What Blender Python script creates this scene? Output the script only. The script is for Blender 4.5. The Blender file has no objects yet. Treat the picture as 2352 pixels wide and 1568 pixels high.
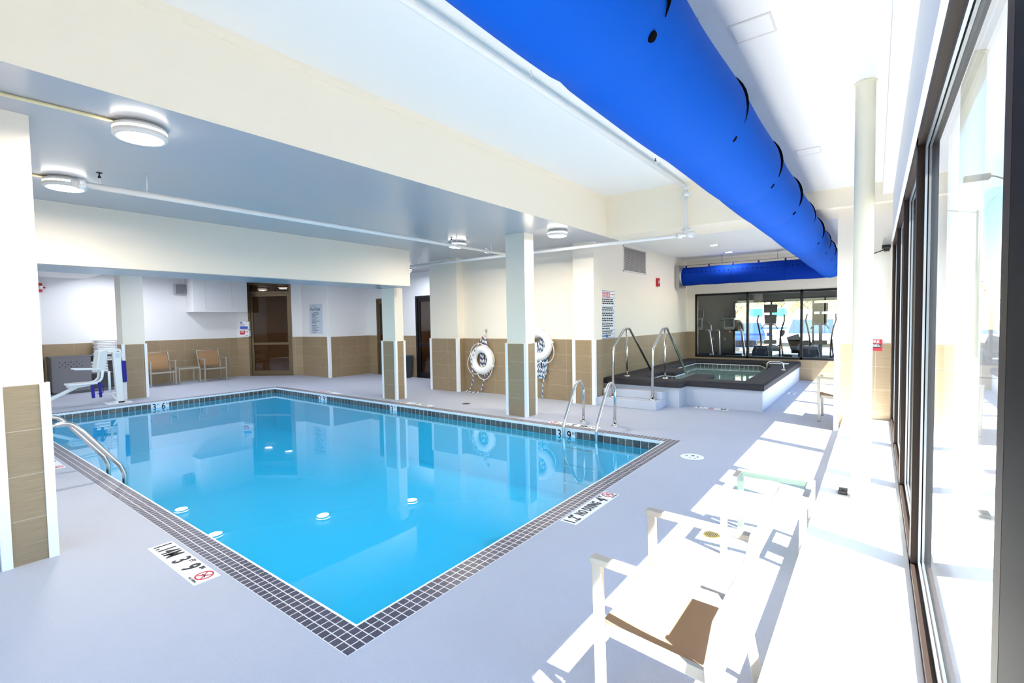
import bpy, bmesh, math, random
from mathutils import Vector, Matrix
random.seed(7)
SC = bpy.context.scene
COL = SC.collection
PI = math.pi
R = math.radians

# ------------------------------------------------------------------ camera, sky, sun, exposure
cam_d = bpy.data.cameras.new('camera')
cam = bpy.data.objects.new('camera', cam_d)
COL.objects.link(cam)
SC.camera = cam
cam_d.sensor_fit = 'HORIZONTAL'
cam_d.sensor_width = 36.0
cam_d.lens = 1107.07 / 2352 * 36.0
cam_d.clip_start = 0.02
cam_d.clip_end = 400
_y, _p, _r = 0.646982, 0.0423093, -0.0168463
_f = Vector((-math.sin(_y) * math.cos(_p), math.cos(_y) * math.cos(_p), -math.sin(_p)))
_rt = Vector((math.cos(_y), math.sin(_y), 0))
_up = _rt.cross(_f)
_rt2 = _rt * math.cos(_r) + _up * math.sin(_r)
_up2 = _rt2.cross(_f)
cam.matrix_world = Matrix(((_rt2.x, _up2.x, -_f.x, 0), (_rt2.y, _up2.y, -_f.y, 0),
                           (_rt2.z, _up2.z, -_f.z, 1.6), (0, 0, 0, 1)))

SUN_EL = R(57.0)
SUN_TO = Vector((0.934 * math.cos(SUN_EL), -0.355 * math.cos(SUN_EL), math.sin(SUN_EL)))
world = bpy.data.worlds.new('sky')
SC.world = world
world.use_nodes = True
wn = world.node_tree
wn.nodes.clear()
w_out = wn.nodes.new('ShaderNodeOutputWorld')
w_bg = wn.nodes.new('ShaderNodeBackground')
w_sky = wn.nodes.new('ShaderNodeTexSky')
w_sky.sky_type = 'NISHITA'
w_sky.sun_disc = False
w_sky.sun_elevation = SUN_EL
w_sky.sun_rotation = math.atan2(SUN_TO.x, SUN_TO.y)
w_sky.air_density = 1.0
w_sky.dust_density = 0.4
wn.links.new(w_sky.outputs[0], w_bg.inputs[0])
w_bg.inputs[1].default_value = 0.20
wn.links.new(w_bg.outputs[0], w_out.inputs[0])

sun_d = bpy.data.lights.new('sun', 'SUN')
sun_d.energy = 12.5
sun_d.angle = R(0.53)
sun_d.color = (1.0, 0.965, 0.91)
sun = bpy.data.objects.new('sun', sun_d)
COL.objects.link(sun)
sun.rotation_euler = (-SUN_TO).to_track_quat('-Z', 'Y').to_euler()
sun.location = (12, -6, 18)

SC.view_settings.view_transform = 'Standard'
SC.view_settings.look = 'None'
SC.view_settings.gamma = 1.0
SC.view_settings.use_curve_mapping = False
SC.view_settings.exposure = 1.9
LAMP = 72.0          # flush lamps of the pool hall
COOL = 46.0          # lamps of the changing end
SC.cycles.max_bounces = 9
SC.cycles.diffuse_bounces = 5
SC.cycles.glossy_bounces = 5
SC.cycles.transparent_max_bounces = 16
SC.cycles.sample_clamp_indirect = 6.0
SC.cycles.caustics_reflective = False
SC.cycles.caustics_refractive = False

# ------------------------------------------------------------------ materials
def lin(c):
    def f(v):
        v /= 255.0
        return v / 12.92 if v <= 0.04045 else ((v + 0.055) / 1.055) ** 2.4
    return (f(c[0]), f(c[1]), f(c[2]), 1.0)

MATS = {}
def mat(name, rgb, rough=0.5, metal=0.0, spec=0.5, bump=0.0, bscale=40.0, vary=0.0, vscale=3.0, emit=None, estr=0.0, coat=0.0):
    if name in MATS:
        return MATS[name]
    m = bpy.data.materials.new(name)
    m.use_nodes = True
    nt = m.node_tree
    b = nt.nodes['Principled BSDF']
    c = lin(rgb)
    b.inputs['Base Color'].default_value = c
    b.inputs['Roughness'].default_value = rough
    b.inputs['Metallic'].default_value = metal
    b.inputs['Specular IOR Level'].default_value = spec
    b.inputs['Coat Weight'].default_value = coat
    tc = nt.nodes.new('ShaderNodeTexCoord')
    if vary > 0:
        n = nt.nodes.new('ShaderNodeTexNoise')
        n.inputs['Scale'].default_value = vscale
        n.inputs['Detail'].default_value = 4
        nt.links.new(tc.outputs['Object'], n.inputs['Vector'])
        mx = nt.nodes.new('ShaderNodeMix')
        mx.data_type = 'RGBA'
        mx.inputs[6].default_value = tuple(min(1, v * (1 - vary)) for v in c[:3]) + (1,)
        mx.inputs[7].default_value = tuple(min(1, v * (1 + vary)) for v in c[:3]) + (1,)
        nt.links.new(n.outputs['Fac'], mx.inputs[0])
        nt.links.new(mx.outputs[2], b.inputs['Base Color'])
    if bump > 0:
        n2 = nt.nodes.new('ShaderNodeTexNoise')
        n2.inputs['Scale'].default_value = bscale
        n2.inputs['Detail'].default_value = 5
        nt.links.new(tc.outputs['Object'], n2.inputs['Vector'])
        bp = nt.nodes.new('ShaderNodeBump')
        bp.inputs['Strength'].default_value = bump
        bp.inputs['Distance'].default_value = 0.01
        nt.links.new(n2.outputs['Fac'], bp.inputs['Height'])
        nt.links.new(bp.outputs[0], b.inputs['Normal'])
    if emit:
        b.inputs['Emission Color'].default_value = lin(emit)
        b.inputs['Emission Strength'].default_value = estr
    MATS[name] = m
    return m

def brick_mat(name, c1, c2, grout, bw, bh, mortar, rough, streak=0.0, off=(0, 0), mottle=0.0, spec=0.5):
    m = bpy.data.materials.new(name)
    m.use_nodes = True
    nt = m.node_tree
    b = nt.nodes['Principled BSDF']
    b.inputs['Roughness'].default_value = rough
    b.inputs['Specular IOR Level'].default_value = spec
    uv = nt.nodes.new('ShaderNodeUVMap')
    mp = nt.nodes.new('ShaderNodeMapping')
    mp.inputs['Location'].default_value = (off[0], off[1], 0)
    nt.links.new(uv.outputs[0], mp.inputs[0])
    br = nt.nodes.new('ShaderNodeTexBrick')
    br.offset = 0.0
    br.squash = 1.0
    br.inputs['Scale'].default_value = 1.0
    br.inputs['Mortar Size'].default_value = mortar
    br.inputs['Mortar Smooth'].default_value = 0.1
    br.inputs['Bias'].default_value = 0.0
    br.inputs['Brick Width'].default_value = bw
    br.inputs['Row Height'].default_value = bh
    br.inputs['Color1'].default_value = lin(c1)
    br.inputs['Color2'].default_value = lin(c2)
    br.inputs['Mortar'].default_value = lin(grout)
    nt.links.new(mp.outputs[0], br.inputs['Vector'])
    col = br.outputs['Color']
    def mul(col, fac_out, lo, hi):
        mr = nt.nodes.new('ShaderNodeMapRange')
        mr.inputs['From Min'].default_value = 0.3
        mr.inputs['From Max'].default_value = 0.7
        mr.inputs['To Min'].default_value = lo
        mr.inputs['To Max'].default_value = hi
        nt.links.new(fac_out, mr.inputs[0])
        mx = nt.nodes.new('ShaderNodeMix')
        mx.data_type = 'RGBA'
        mx.blend_type = 'MULTIPLY'
        mx.inputs[0].default_value = 1.0
        nt.links.new(col, mx.inputs[6])
        nt.links.new(mr.outputs[0], mx.inputs[7])
        return mx.outputs[2]
    if streak > 0:
        mp2 = nt.nodes.new('ShaderNodeMapping')
        mp2.inputs['Scale'].default_value = (5, 160, 1)
        nt.links.new(uv.outputs[0], mp2.inputs[0])
        n = nt.nodes.new('ShaderNodeTexNoise')
        n.inputs['Scale'].default_value = 1.0
        n.inputs['Detail'].default_value = 4
        nt.links.new(mp2.outputs[0], n.inputs['Vector'])
        col = mul(col, n.outputs['Fac'], 1 - streak, 1 + streak)
    if mottle > 0:
        n = nt.nodes.new('ShaderNodeTexNoise')
        n.inputs['Scale'].default_value = 22.0
        n.inputs['Detail'].default_value = 5
        nt.links.new(uv.outputs[0], n.inputs['Vector'])
        col = mul(col, n.outputs['Fac'], 1 - mottle, 1 + mottle)
    nt.links.new(col, b.inputs['Base Color'])
    MATS[name] = m
    return m

def schlick(nt, r0):
    """Fresnel that reads the same from both sides of a pane."""
    lw = nt.nodes.new('ShaderNodeLayerWeight')
    lw.inputs['Blend'].default_value = 0.5
    pw = nt.nodes.new('ShaderNodeMath')
    pw.operation = 'POWER'
    pw.inputs[1].default_value = 5.0
    nt.links.new(lw.outputs['Facing'], pw.inputs[0])
    ma = nt.nodes.new('ShaderNodeMath')
    ma.operation = 'MULTIPLY_ADD'
    ma.inputs[1].default_value = 1 - r0
    ma.inputs[2].default_value = r0
    nt.links.new(pw.outputs[0], ma.inputs[0])
    return ma.outputs[0], lw

def clear_mat(name, tint, r0=0.04, rough=0.0, ripple=0.0, rscale=2.0, milk=None):
    m = bpy.data.materials.new(name)
    m.use_nodes = True
    nt = m.node_tree
    nt.nodes.clear()
    out = nt.nodes.new('ShaderNodeOutputMaterial')
    mx = nt.nodes.new('ShaderNodeMixShader')
    tr = nt.nodes.new('ShaderNodeBsdfTransparent')
    tr.inputs[0].default_value = tuple(tint) + (1,)
    gl = nt.nodes.new('ShaderNodeBsdfGlossy')
    gl.inputs['Roughness'].default_value = rough
    gl.inputs[0].default_value = (1, 1, 1, 1)
    fac, lw = schlick(nt, r0)
    nt.links.new(fac, mx.inputs[0])
    body = tr.outputs[0]
    if milk:                       # light scattered back by the water itself
        df = nt.nodes.new('ShaderNodeBsdfDiffuse')
        df.inputs[0].default_value = tuple(milk[0]) + (1,)
        m2 = nt.nodes.new('ShaderNodeMixShader')
        m2.inputs[0].default_value = milk[1]
        nt.links.new(body, m2.inputs[1])
        nt.links.new(df.outputs[0], m2.inputs[2])
        body = m2.outputs[0]
    nt.links.new(body, mx.inputs[1])
    nt.links.new(gl.outputs[0], mx.inputs[2])
    nt.links.new(mx.outputs[0], out.inputs[0])
    if ripple > 0:
        tc = nt.nodes.new('ShaderNodeTexCoord')
        n = nt.nodes.new('ShaderNodeTexNoise')
        n.inputs['Scale'].default_value = rscale
        n.inputs['Detail'].default_value = 3
        nt.links.new(tc.outputs['Object'], n.inputs['Vector'])
        bp = nt.nodes.new('ShaderNodeBump')
        bp.inputs['Strength'].default_value = ripple
        bp.inputs['Distance'].default_value = 0.02
        nt.links.new(n.outputs['Fac'], bp.inputs['Height'])
        nt.links.new(bp.outputs[0], gl.inputs['Normal'])
        nt.links.new(bp.outputs[0], lw.inputs['Normal'])
    MATS[name] = m
    return m

def glow(name, rgb, strength):
    m = bpy.data.materials.new(name)
    m.use_nodes = True
    nt = m.node_tree
    nt.nodes.clear()
    out = nt.nodes.new('ShaderNodeOutputMaterial')
    e = nt.nodes.new('ShaderNodeEmission')
    e.inputs[0].default_value = lin(rgb)
    e.inputs[1].default_value = strength
    nt.links.new(e.outputs[0], out.inputs[0])
    MATS[name] = m
    return m

def rope_mat(name, c1, c2, freq):
    m = bpy.data.materials.new(name)
    m.use_nodes = True
    nt = m.node_tree
    b = nt.nodes['Principled BSDF']
    b.inputs['Roughness'].default_value = 0.8
    uv = nt.nodes.new('ShaderNodeUVMap')
    mp = nt.nodes.new('ShaderNodeMapping')
    mp.inputs['Scale'].default_value = (freq, 1.0, 1)
    nt.links.new(uv.outputs[0], mp.inputs[0])
    sx = nt.nodes.new('ShaderNodeSeparateXYZ')
    nt.links.new(mp.outputs[0], sx.inputs[0])
    ad = nt.nodes.new('ShaderNodeMath'); ad.operation = 'ADD'
    nt.links.new(sx.outputs[0], ad.inputs[0]); nt.links.new(sx.outputs[1], ad.inputs[1])
    fr = nt.nodes.new('ShaderNodeMath'); fr.operation = 'FRACT'
    nt.links.new(ad.outputs[0], fr.inputs[0])
    gt = nt.nodes.new('ShaderNodeMath'); gt.operation = 'GREATER_THAN'; gt.inputs[1].default_value = 0.58
    nt.links.new(fr.outputs[0], gt.inputs[0])
    mx = nt.nodes.new('ShaderNodeMix'); mx.data_type = 'RGBA'
    mx.inputs[6].default_value = lin(c1); mx.inputs[7].default_value = lin(c2)
    nt.links.new(gt.outputs[0], mx.inputs[0])
    nt.links.new(mx.outputs[2], b.inputs['Base Color'])
    MATS[name] = m
    return m

M_CREAM = mat('cream wall paint', (244, 236, 222), 0.6, bump=0.05, bscale=120)
M_WHITE = mat('white wall paint', (238, 238, 238), 0.6, bump=0.05, bscale=120)
M_BEAM = mat('ivory beam paint', (250, 240, 220), 0.6, bump=0.05, bscale=90)
M_CEIL = mat('white ceiling paint', (244, 243, 240), 0.7, bump=0.05, bscale=80)
M_LOWC = mat('semi gloss pale grey ceiling paint', (182, 183, 188), 0.27, spec=0.55, bump=0.02, bscale=3)
M_TILE = brick_mat('linen pattern wall tile', (158, 136, 107), (151, 130, 102), (190, 175, 150), 0.61, 0.305, 0.0022, 0.35, streak=0.16)
M_TRIM = mat('white corner trim', (246, 247, 250), 0.35)
M_FLOOR = mat('textured grey deck coating', (187, 191, 203), 0.6, bump=0.7, bscale=160, vary=0.05, vscale=1.2)
PITCH = 0.0542
M_COPE = brick_mat('slate coping tile', (72, 70, 84), (84, 80, 94), (232, 228, 228), PITCH, PITCH, 0.0034, 0.35, mottle=0.12)
M_BAND = brick_mat('slate waterline tile', (62, 64, 66), (98, 98, 96), (214, 208, 196), 2 * PITCH, 2 * PITCH, 0.004, 0.3, mottle=0.35)
M_BASIN = mat('pool plaster', (232, 246, 252), 0.7, vary=0.02)
M_WATER = clear_mat('pool water', (0.14, 0.82, 1.0), 0.018, milk=((0.05, 0.60, 1.0), 0.35), ripple=0.035, rscale=1.1)
M_SPAWATER = clear_mat('hot tub water', (0.80, 0.95, 0.92), 0.025, milk=((0.34, 0.60, 0.50), 0.45), ripple=0.15, rscale=5)
M_GLASS = clear_mat('window glass', (0.95, 0.97, 0.96), 0.04)
M_DGLASS = clear_mat('bronze door glass', (0.62, 0.50, 0.38), 0.05)
M_BRONZE = mat('dark bronze aluminium', (44, 34, 30), 0.55, 0.0, spec=.15)
M_BLACKAL = mat('black anodised frame', (26, 24, 26), 0.4, 0.4)
M_NAVY = mat('scuffed black post', (9, 9, 14), 0.6, 0.0, spec=.06, vary=0.3, vscale=14)
M_TANAL = mat('tan aluminium door frame', (112, 94, 70), 0.4, 0.4)
M_ALU = mat('grey aluminium bead', (150, 156, 164), 0.35, 0.7)
M_STEEL = mat('polished stainless steel', (214, 210, 204), 0.18, 1.0)
M_PIPE = mat('white pipe paint', (240, 240, 240), 0.4)
M_IVPIPE = mat('ivory post paint', (240, 236, 214), 0.5, bump=0.05, bscale=30)
M_BLUE = mat('royal blue duct fabric', (0, 82, 190), 0.8, spec=0.12, bump=0.06, bscale=12)
M_BLUE_SHADE = mat('shade darkened blue duct fabric', (0, 48, 150), 0.8, spec=0.12, bump=0.06, bscale=12)  # same blue fabric as the main duct, its shade put into the colour
M_BLACK = mat('black plastic', (18, 18, 20), 0.45)
M_DGREY = mat('dark grey plastic', (34, 34, 38), 0.45)
M_COVER = mat('charcoal rubber coping', (44, 41, 45), 0.75, bump=0.3, bscale=60, vary=0.25, vscale=10)
M_CONC = mat('pale grey coated concrete', (190, 194, 206), 0.6, bump=0.3, bscale=60, vary=0.06, vscale=4)
M_SPABAS = mat('hot tub plaster', (196, 226, 218), 0.6)
M_CHAMP = mat('champagne powder coated metal', (178, 172, 160), 0.35, 0.35)
M_SLING = mat('tan woven sling', (164, 128, 92), 0.8, bump=0.5, bscale=400)
M_BUOY = mat('white buoy plastic', (245, 245, 245), 0.4)
M_CORD = mat('white cord', (240, 240, 238), 0.7)
M_ROPE = rope_mat('navy flecked rope', (238, 238, 240), (52, 50, 120), 9.0)
M_ROPE2 = rope_mat('blue flecked rope', (236, 238, 238), (24, 92, 150), 9.0)
M_SIGNW = mat('white sign face', (244, 246, 248), 0.4)
M_HOLE = mat('black opening', (6, 6, 9), 0.95, spec=0.05)
M_INK = mat('black ink', (30, 30, 34), 0.5)
M_INKB = mat('blue ink', (40, 110, 185), 0.5)
M_INKR = mat('red ink', (200, 40, 56), 0.5)
M_SLATE = mat('slate blue ink', (60, 82, 104), 0.5)
M_RED = mat('red alarm plastic', (190, 24, 38), 0.35)
M_ACRYL = mat('frosted pale blue panel', (206, 216, 228), 0.3)
M_CAB = mat('charcoal grey cabinet', (118, 115, 120), 0.5)
M_TOWEL = mat('white terry towel', (245, 245, 246), 0.95, bump=0.6, bscale=120)
M_LIFT = mat('white powder coat', (238, 238, 236), 0.35)
M_NAVYF = mat('navy webbing', (34, 28, 140), 0.7)
M_GREYP = mat('grey plastic', (172, 174, 178), 0.5)
M_BIN = mat('slate grey bin plastic', (74, 84, 94), 0.5)
M_VENT = mat('white louvre metal', (226, 222, 216), 0.4)
M_LAMPB = mat('white lamp rim', (236, 232, 226), 0.4)
M_GLOWW = glow('warm white diffuser', (255, 244, 228), LAMP)
M_BAND_W = glow('warm white side band', (255, 244, 228), 5.0)
M_GLOWC = glow('cool white diffuser', (238, 242, 255), COOL)
M_GLOWD = glow('amber downlight lens', (255, 204, 140), 60.0)
M_LOBBYW = mat('tan lobby wall', (170, 128, 84), 0.6)
M_LOBBYF = mat('brown lobby carpet', (110, 80, 52), 0.9, vary=0.2, vscale=8)
M_GYMW = mat('unlit grey gym wall', (150, 148, 146), 0.6)  # whitish walls, greyed in the colour for their unlit look
M_GYMF = mat('dark gym floor', (70, 72, 78), 0.6)
M_ASPH = mat('sunlit asphalt', (76, 76, 78), 0.9, bump=0.2, bscale=30, vary=0.06)
M_CHROME = mat('chrome', (220, 222, 226), 0.15, 1.0)
M_CARW = mat('white car paint', (244, 245, 246), 0.25, coat=0.6)
M_CARB = mat('navy car paint', (34, 52, 110), 0.25, coat=0.8)
M_TEAL = mat('teal car paint', (16, 150, 136), 0.3, coat=0.5)
M_GREEN = mat('green car paint', (20, 140, 80), 0.3, coat=0.5)
M_CARG = mat('tinted car glass', (44, 70, 108), 0.08, spec=0.8)
M_TYRE = mat('tyre rubber', (24, 24, 26), 0.8)
M_AMBER = mat('amber lens', (250, 150, 20), 0.3)
M_LEAF = mat('spring foliage', (176, 168, 84), 0.7, vary=0.35, vscale=1.5)
M_BARK = mat('grey brown bark', (116, 100, 84), 0.9)
M_GRILL = mat('galvanised metal', (170, 172, 174), 0.35, 0.8)

# ------------------------------------------------------------------ mesh builder
class MB:
    def __init__(s):
        s.bm = bmesh.new()
        s.uv = s.bm.loops.layers.uv.new('UVMap')
        s.custom = set()
        s.mi = 0
    def _fin(s, faces, smooth=False):
        for f in faces:
            f.material_index = s.mi
            f.smooth = smooth
    def face(s, pts, smooth=False):
        vs = [s.bm.verts.new(p) for p in pts]
        f = s.bm.faces.new(vs)
        s._fin([f], smooth)
        return f
    def box(s, a, b, bev=0.0, seg=2, M=None):
        lo = [min(a[i], b[i]) for i in range(3)]
        hi = [max(a[i], b[i]) for i in range(3)]
        c = [(x, y, z) for z in (lo[2], hi[2]) for y in (lo[1], hi[1]) for x in (lo[0], hi[0])]
        return s.hexa([c[0], c[1], c[3], c[2], c[4], c[5], c[7], c[6]], bev, seg, M)
    def hexa(s, c, bev=0.0, seg=2, M=None):
        """eight corners: bottom loop of four, top loop of four"""
        pts = [Vector(p) for p in c]
        if M is not None:
            pts = [M @ p for p in pts]
        vs = [s.bm.verts.new(p) for p in pts]
        fs = []
        for q in ((3, 2, 1, 0), (4, 5, 6, 7), (0, 1, 5, 4), (1, 2, 6, 5), (2, 3, 7, 6), (3, 0, 4, 7)):
            fs.append(s.bm.faces.new([vs[i] for i in q]))
        s._fin(fs)
        if bev > 0:
            es = list({e for f in fs for e in f.edges})
            r = bmesh.ops.bevel(s.bm, geom=es, offset=bev, segments=seg, profile=0.5, affect='EDGES', clamp_overlap=True)
            s._fin(r['faces'], True)
        return s
    def bar(s, p0, p1, w, h, up=(0, 0, 1), bev=0.0):
        """rectangular bar from p0 to p1; w across, h along up"""
        p0, p1 = Vector(p0), Vector(p1)
        d = (p1 - p0).normalized()
        u = Vector(up)
        x = d.cross(u)
        if x.length < 1e-5:
            x = d.cross(Vector((1, 0, 0)))
        x.normalize()
        u = x.cross(d).normalized()
        o = [(-.5, -.5), (.5, -.5), (.5, .5), (-.5, .5)]
        a = [p0 + x * (w * i) + u * (h * j) for i, j in o]
        b = [p1 + x * (w * i) + u * (h * j) for i, j in o]
        return s.hexa(a + b, bev)
    def tube(s, pts, r, seg=12, closed=False, caps=True, fillet=0.0, fn=5):
        P = [Vector(p) for p in pts]
        if fillet > 0:
            P = fillet_path(P, fillet, fn)
        n = len(P)
        rad = r if isinstance(r, (list, tuple)) else [r] * n
        tang = []
        for i in range(n):
            if closed:
                t = P[(i + 1) % n] - P[i - 1]
            else:
                t = P[min(i + 1, n - 1)] - P[max(i - 1, 0)]
            tang.append(t.normalized())
        ref = Vector((0, 0, 1)) if abs(tang[0].z) < 0.9 else Vector((1, 0, 0))
        x = tang[0].cross(ref).normalized()
        rings = []
        L = 0.0
        lens = []
        for i in range(n):
            if i:
                L += (P[i] - P[i - 1]).length
            lens.append(L)
            x = (x - tang[i] * x.dot(tang[i]))
            if x.length < 1e-6:
                x = tang[i].orthogonal()
            x.normalize()
            y = tang[i].cross(x)
            rings.append([s.bm.verts.new(P[i] + (x * math.cos(2 * PI * k / seg) + y * math.sin(2 * PI * k / seg)) * rad[i]) for k in range(seg)])
        m = n if closed else n - 1
        for i in range(m):
            A, B = rings[i], rings[(i + 1) % n]
            for k in range(seg):
                k2 = (k + 1) % seg
                f = s.bm.faces.new((A[k], A[k2], B[k2], B[k]))
                s._fin([f], True)
                l1 = lens[i + 1] if i + 1 < n else L + (P[0] - P[-1]).length
                for lp, (u, v) in zip(f.loops, ((lens[i], k / seg), (lens[i], (k + 1) / seg), (l1, (k + 1) / seg), (l1, k / seg))):
                    lp[s.uv].uv = (u, v)
                s.custom.add(f)
        if caps and not closed:
            s._fin([s.bm.faces.new(list(reversed(rings[0]))), s.bm.faces.new(rings[-1])])
        return s
    def lathe(s, prof, c=(0, 0, 0), axis='z', seg=32, M=None):
        """profile of (radius, height) turned about an axis through c"""
        c = Vector(c)
        def pt(r, h, a):
            if axis == 'z':
                v = Vector((r * math.cos(a), r * math.sin(a), h))
            elif axis == 'y':
                v = Vector((r * math.cos(a), h, -r * math.sin(a)))
            else:
                v = Vector((h, r * math.cos(a), r * math.sin(a)))
            v = c + v
            return M @ v if M is not None else v
        rings = []
        for r, h in prof:
            if r < 1e-6:
                rings.append([s.bm.verts.new(pt(0, h, 0))])
            else:
                rings.append([s.bm.verts.new(pt(r, h, 2 * PI * k / seg)) for k in range(seg)])
        for A, B, p, q in zip(rings, rings[1:], prof, prof[1:]):
            flat = abs(p[1] - q[1]) < 1e-6
            for k in range(seg):
                k2 = (k + 1) % seg
                if len(A) == 1 and len(B) == 1:
                    continue
                if len(A) == 1:
                    vs = (A[0], B[k2], B[k])
                elif len(B) == 1:
                    vs = (A[k], A[k2], B[0])
                else:
                    vs = (A[k], A[k2], B[k2], B[k])
                s._fin([s.bm.faces.new(vs)], not flat)
        return s
    def prism(s, poly, z0, z1, bev=0.0, M=None, seg=2, axis='z'):
        """extruded outline (list of 2D points)"""
        def mk(p, h):
            v = Vector((p[0], p[1], h)) if axis == 'z' else (Vector((p[0], h, p[1])) if axis == 'y' else Vector((h, p[0], p[1])))
            return M @ v if M is not None else v
        a = [s.bm.verts.new(mk(p, z0)) for p in poly]
        b = [s.bm.verts.new(mk(p, z1)) for p in poly]
        n = len(poly)
        fs = [s.bm.faces.new(list(reversed(a))), s.bm.faces.new(b)]
        for i in range(n):
            j = (i + 1) % n
            fs.append(s.bm.faces.new((a[i], a[j], b[j], b[i])))
        s._fin(fs)
        if bev > 0:
            es = list({e for f in fs[:2] for e in f.edges})
            r = bmesh.ops.bevel(s.bm, geom=es, offset=bev, segments=seg, profile=0.5, affect='EDGES', clamp_overlap=True)
            s._fin(r['faces'], True)
        return s
    def disc(s, c, r, n=(0, 0, 1), seg=24):
        n = Vector(n).normalized()
        x = n.orthogonal().normalized(); y = n.cross(x)
        c = Vector(c)
        s.face([c + (x * math.cos(2 * PI * k / seg) + y * math.sin(2 * PI * k / seg)) * r for k in range(seg)])
        return s
    def ring(s, c, r0, r1, x, y, thick=0.002, seg=36):
        """flat washer in the plane of x,y"""
        c, x, y = Vector(c), Vector(x).normalized(), Vector(y).normalized()
        nn = x.cross(y) * thick
        V = []
        for k in range(seg):
            a = 2 * PI * k / seg
            d = x * math.cos(a) + y * math.sin(a)
            V.append([s.bm.verts.new(c + d * r + nn * t) for r in (r0, r1) for t in (0, 1)])
        for k in range(seg):
            A, B = V[k], V[(k + 1) % seg]
            for i, j in ((1, 3), (3, 2), (2, 0), (0, 1)):
                s._fin([s.bm.faces.new((A[i], A[j], B[j], B[i]))])
        return s
    def build(s, name, m, parent=None, loc=None, uvloc=(0, 0, 0)):
        bm = s.bm
        bmesh.ops.recalc_face_normals(bm, faces=bm.faces)
        ox, oy, oz = uvloc
        for f in bm.faces:
            if f in s.custom:
                continue
            n = f.normal
            ax = max(range(3), key=lambda i: abs(n[i]))
            for lp in f.loops:
                c = lp.vert.co
                x, y, z = c.x - ox, c.y - oy, c.z - oz
                lp[s.uv].uv = (x, y) if ax == 2 else ((y, z) if ax == 0 else (x, z))
        me = bpy.data.meshes.new(name)
        bm.to_mesh(me)
        bm.free()
        for k in (m if isinstance(m, (list, tuple)) else [m]):
            me.materials.append(k)
        o = bpy.data.objects.new(name, me)
        COL.objects.link(o)
        if parent is not None:
            o.parent = parent
        if loc is not None:
            o.location = loc
        return o

def fillet_path(P, r, n=5):
    out = [P[0]]
    for i in range(1, len(P) - 1):
        a, b, c = P[i - 1], P[i], P[i + 1]
        d1, d2 = (a - b), (c - b)
        l = min(d1.length, d2.length) * 0.49
        ang = d1.angle(d2)
        t = min(l, r / max(math.tan(ang / 2), 1e-3))
        p1, p2 = b + d1.normalized() * t, b + d2.normalized() * t
        for k in range(n + 1):
            u = k / n
            out.append(p1 * (1 - u) ** 2 + b * 2 * u * (1 - u) + p2 * u * u)
    out.append(P[-1])
    return out

def tag(o, label=None, cat=None, group=None, kind=None):
    if label: o['label'] = label
    if cat: o['category'] = cat
    if group: o['group'] = group
    if kind: o['kind'] = kind
    return o

def thing(name, label, cat, loc=(0, 0, 0), rz=0.0, group=None):
    o = bpy.data.objects.new(name, None)
    o.empty_display_size = 0.1
    COL.objects.link(o)
    o.location = loc
    o.rotation_euler = (0, 0, rz)
    return tag(o, label, cat, group)

def struct(name, mb, m, parent=None, **k):
    o = mb.build(name, m, parent, **k)
    if parent is None:
        o['kind'] = 'structure'
    return o

def dup(src, loc, rz=None, label=None, group=None):
    def cp(o, par):
        c = o.copy()
        COL.objects.link(c)
        if par is not None:
            c.parent = par
        for ch in KIDS.get(o, [x for x in bpy.data.objects if x.parent == o]):
            cp(ch, c)
        return c
    KIDS.clear()
    r = cp(src, None)
    r.location = loc
    if rz is not None:
        r.rotation_euler = (0, 0, rz)
    if label: r['label'] = label
    if group: r['group'] = group
    return r
KIDS = {}

def text(name, body, size, m, parent, origin, x=(1, 0, 0), y=(0, 1, 0), align='CENTER', bold=0.0, depth=0.0012, sx=1.0):
    cu = bpy.data.curves.new(name, 'FONT')
    cu.body = body
    cu.size = size
    cu.align_x = align
    cu.align_y = 'CENTER'
    cu.offset = bold
    cu.extrude = depth
    cu.resolution_u = 3
    cu.space_character = 1.12 if bold > .0015 else 1.0
    t = bpy.data.objects.new('tmp_text', cu)
    COL.objects.link(t)
    dg = bpy.context.evaluated_depsgraph_get()
    me = bpy.data.meshes.new_from_object(t.evaluated_get(dg))
    bpy.data.objects.remove(t)
    bpy.data.curves.remove(cu)
    x, y = Vector(x).normalized(), Vector(y).normalized()
    z = x.cross(y)
    o3 = Vector(origin)
    Mx = Matrix(((x.x * sx, y.x, z.x, o3.x), (x.y * sx, y.y, z.y, o3.y), (x.z * sx, y.z, z.z, o3.z), (0, 0, 0, 1)))
    me.transform(Mx)
    me.materials.clear()
    me.materials.append(m)
    me.name = name
    o = bpy.data.objects.new(name, me)
    COL.objects.link(o)
    if parent is not None:
        o.parent = parent
    return o

# ================================================================== THE SETTING
H = 1.22           # top of the tile wainscot
ZL = 3.05          # lower ceiling
ZH = 3.75          # high ceiling
ZW = 3.30          # ceiling along the windows
ZS = 3.20          # ceiling over the hot tub
XW = 0.165         # inner face of the window wall
PX0, PX1 = -2.01 - 192 * PITCH, -2.01
PY0, PY1 = 1.305, 1.305 + 92 * PITCH
CW = 3 * PITCH     # coping width
WZ = -0.125        # pool water level

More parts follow.
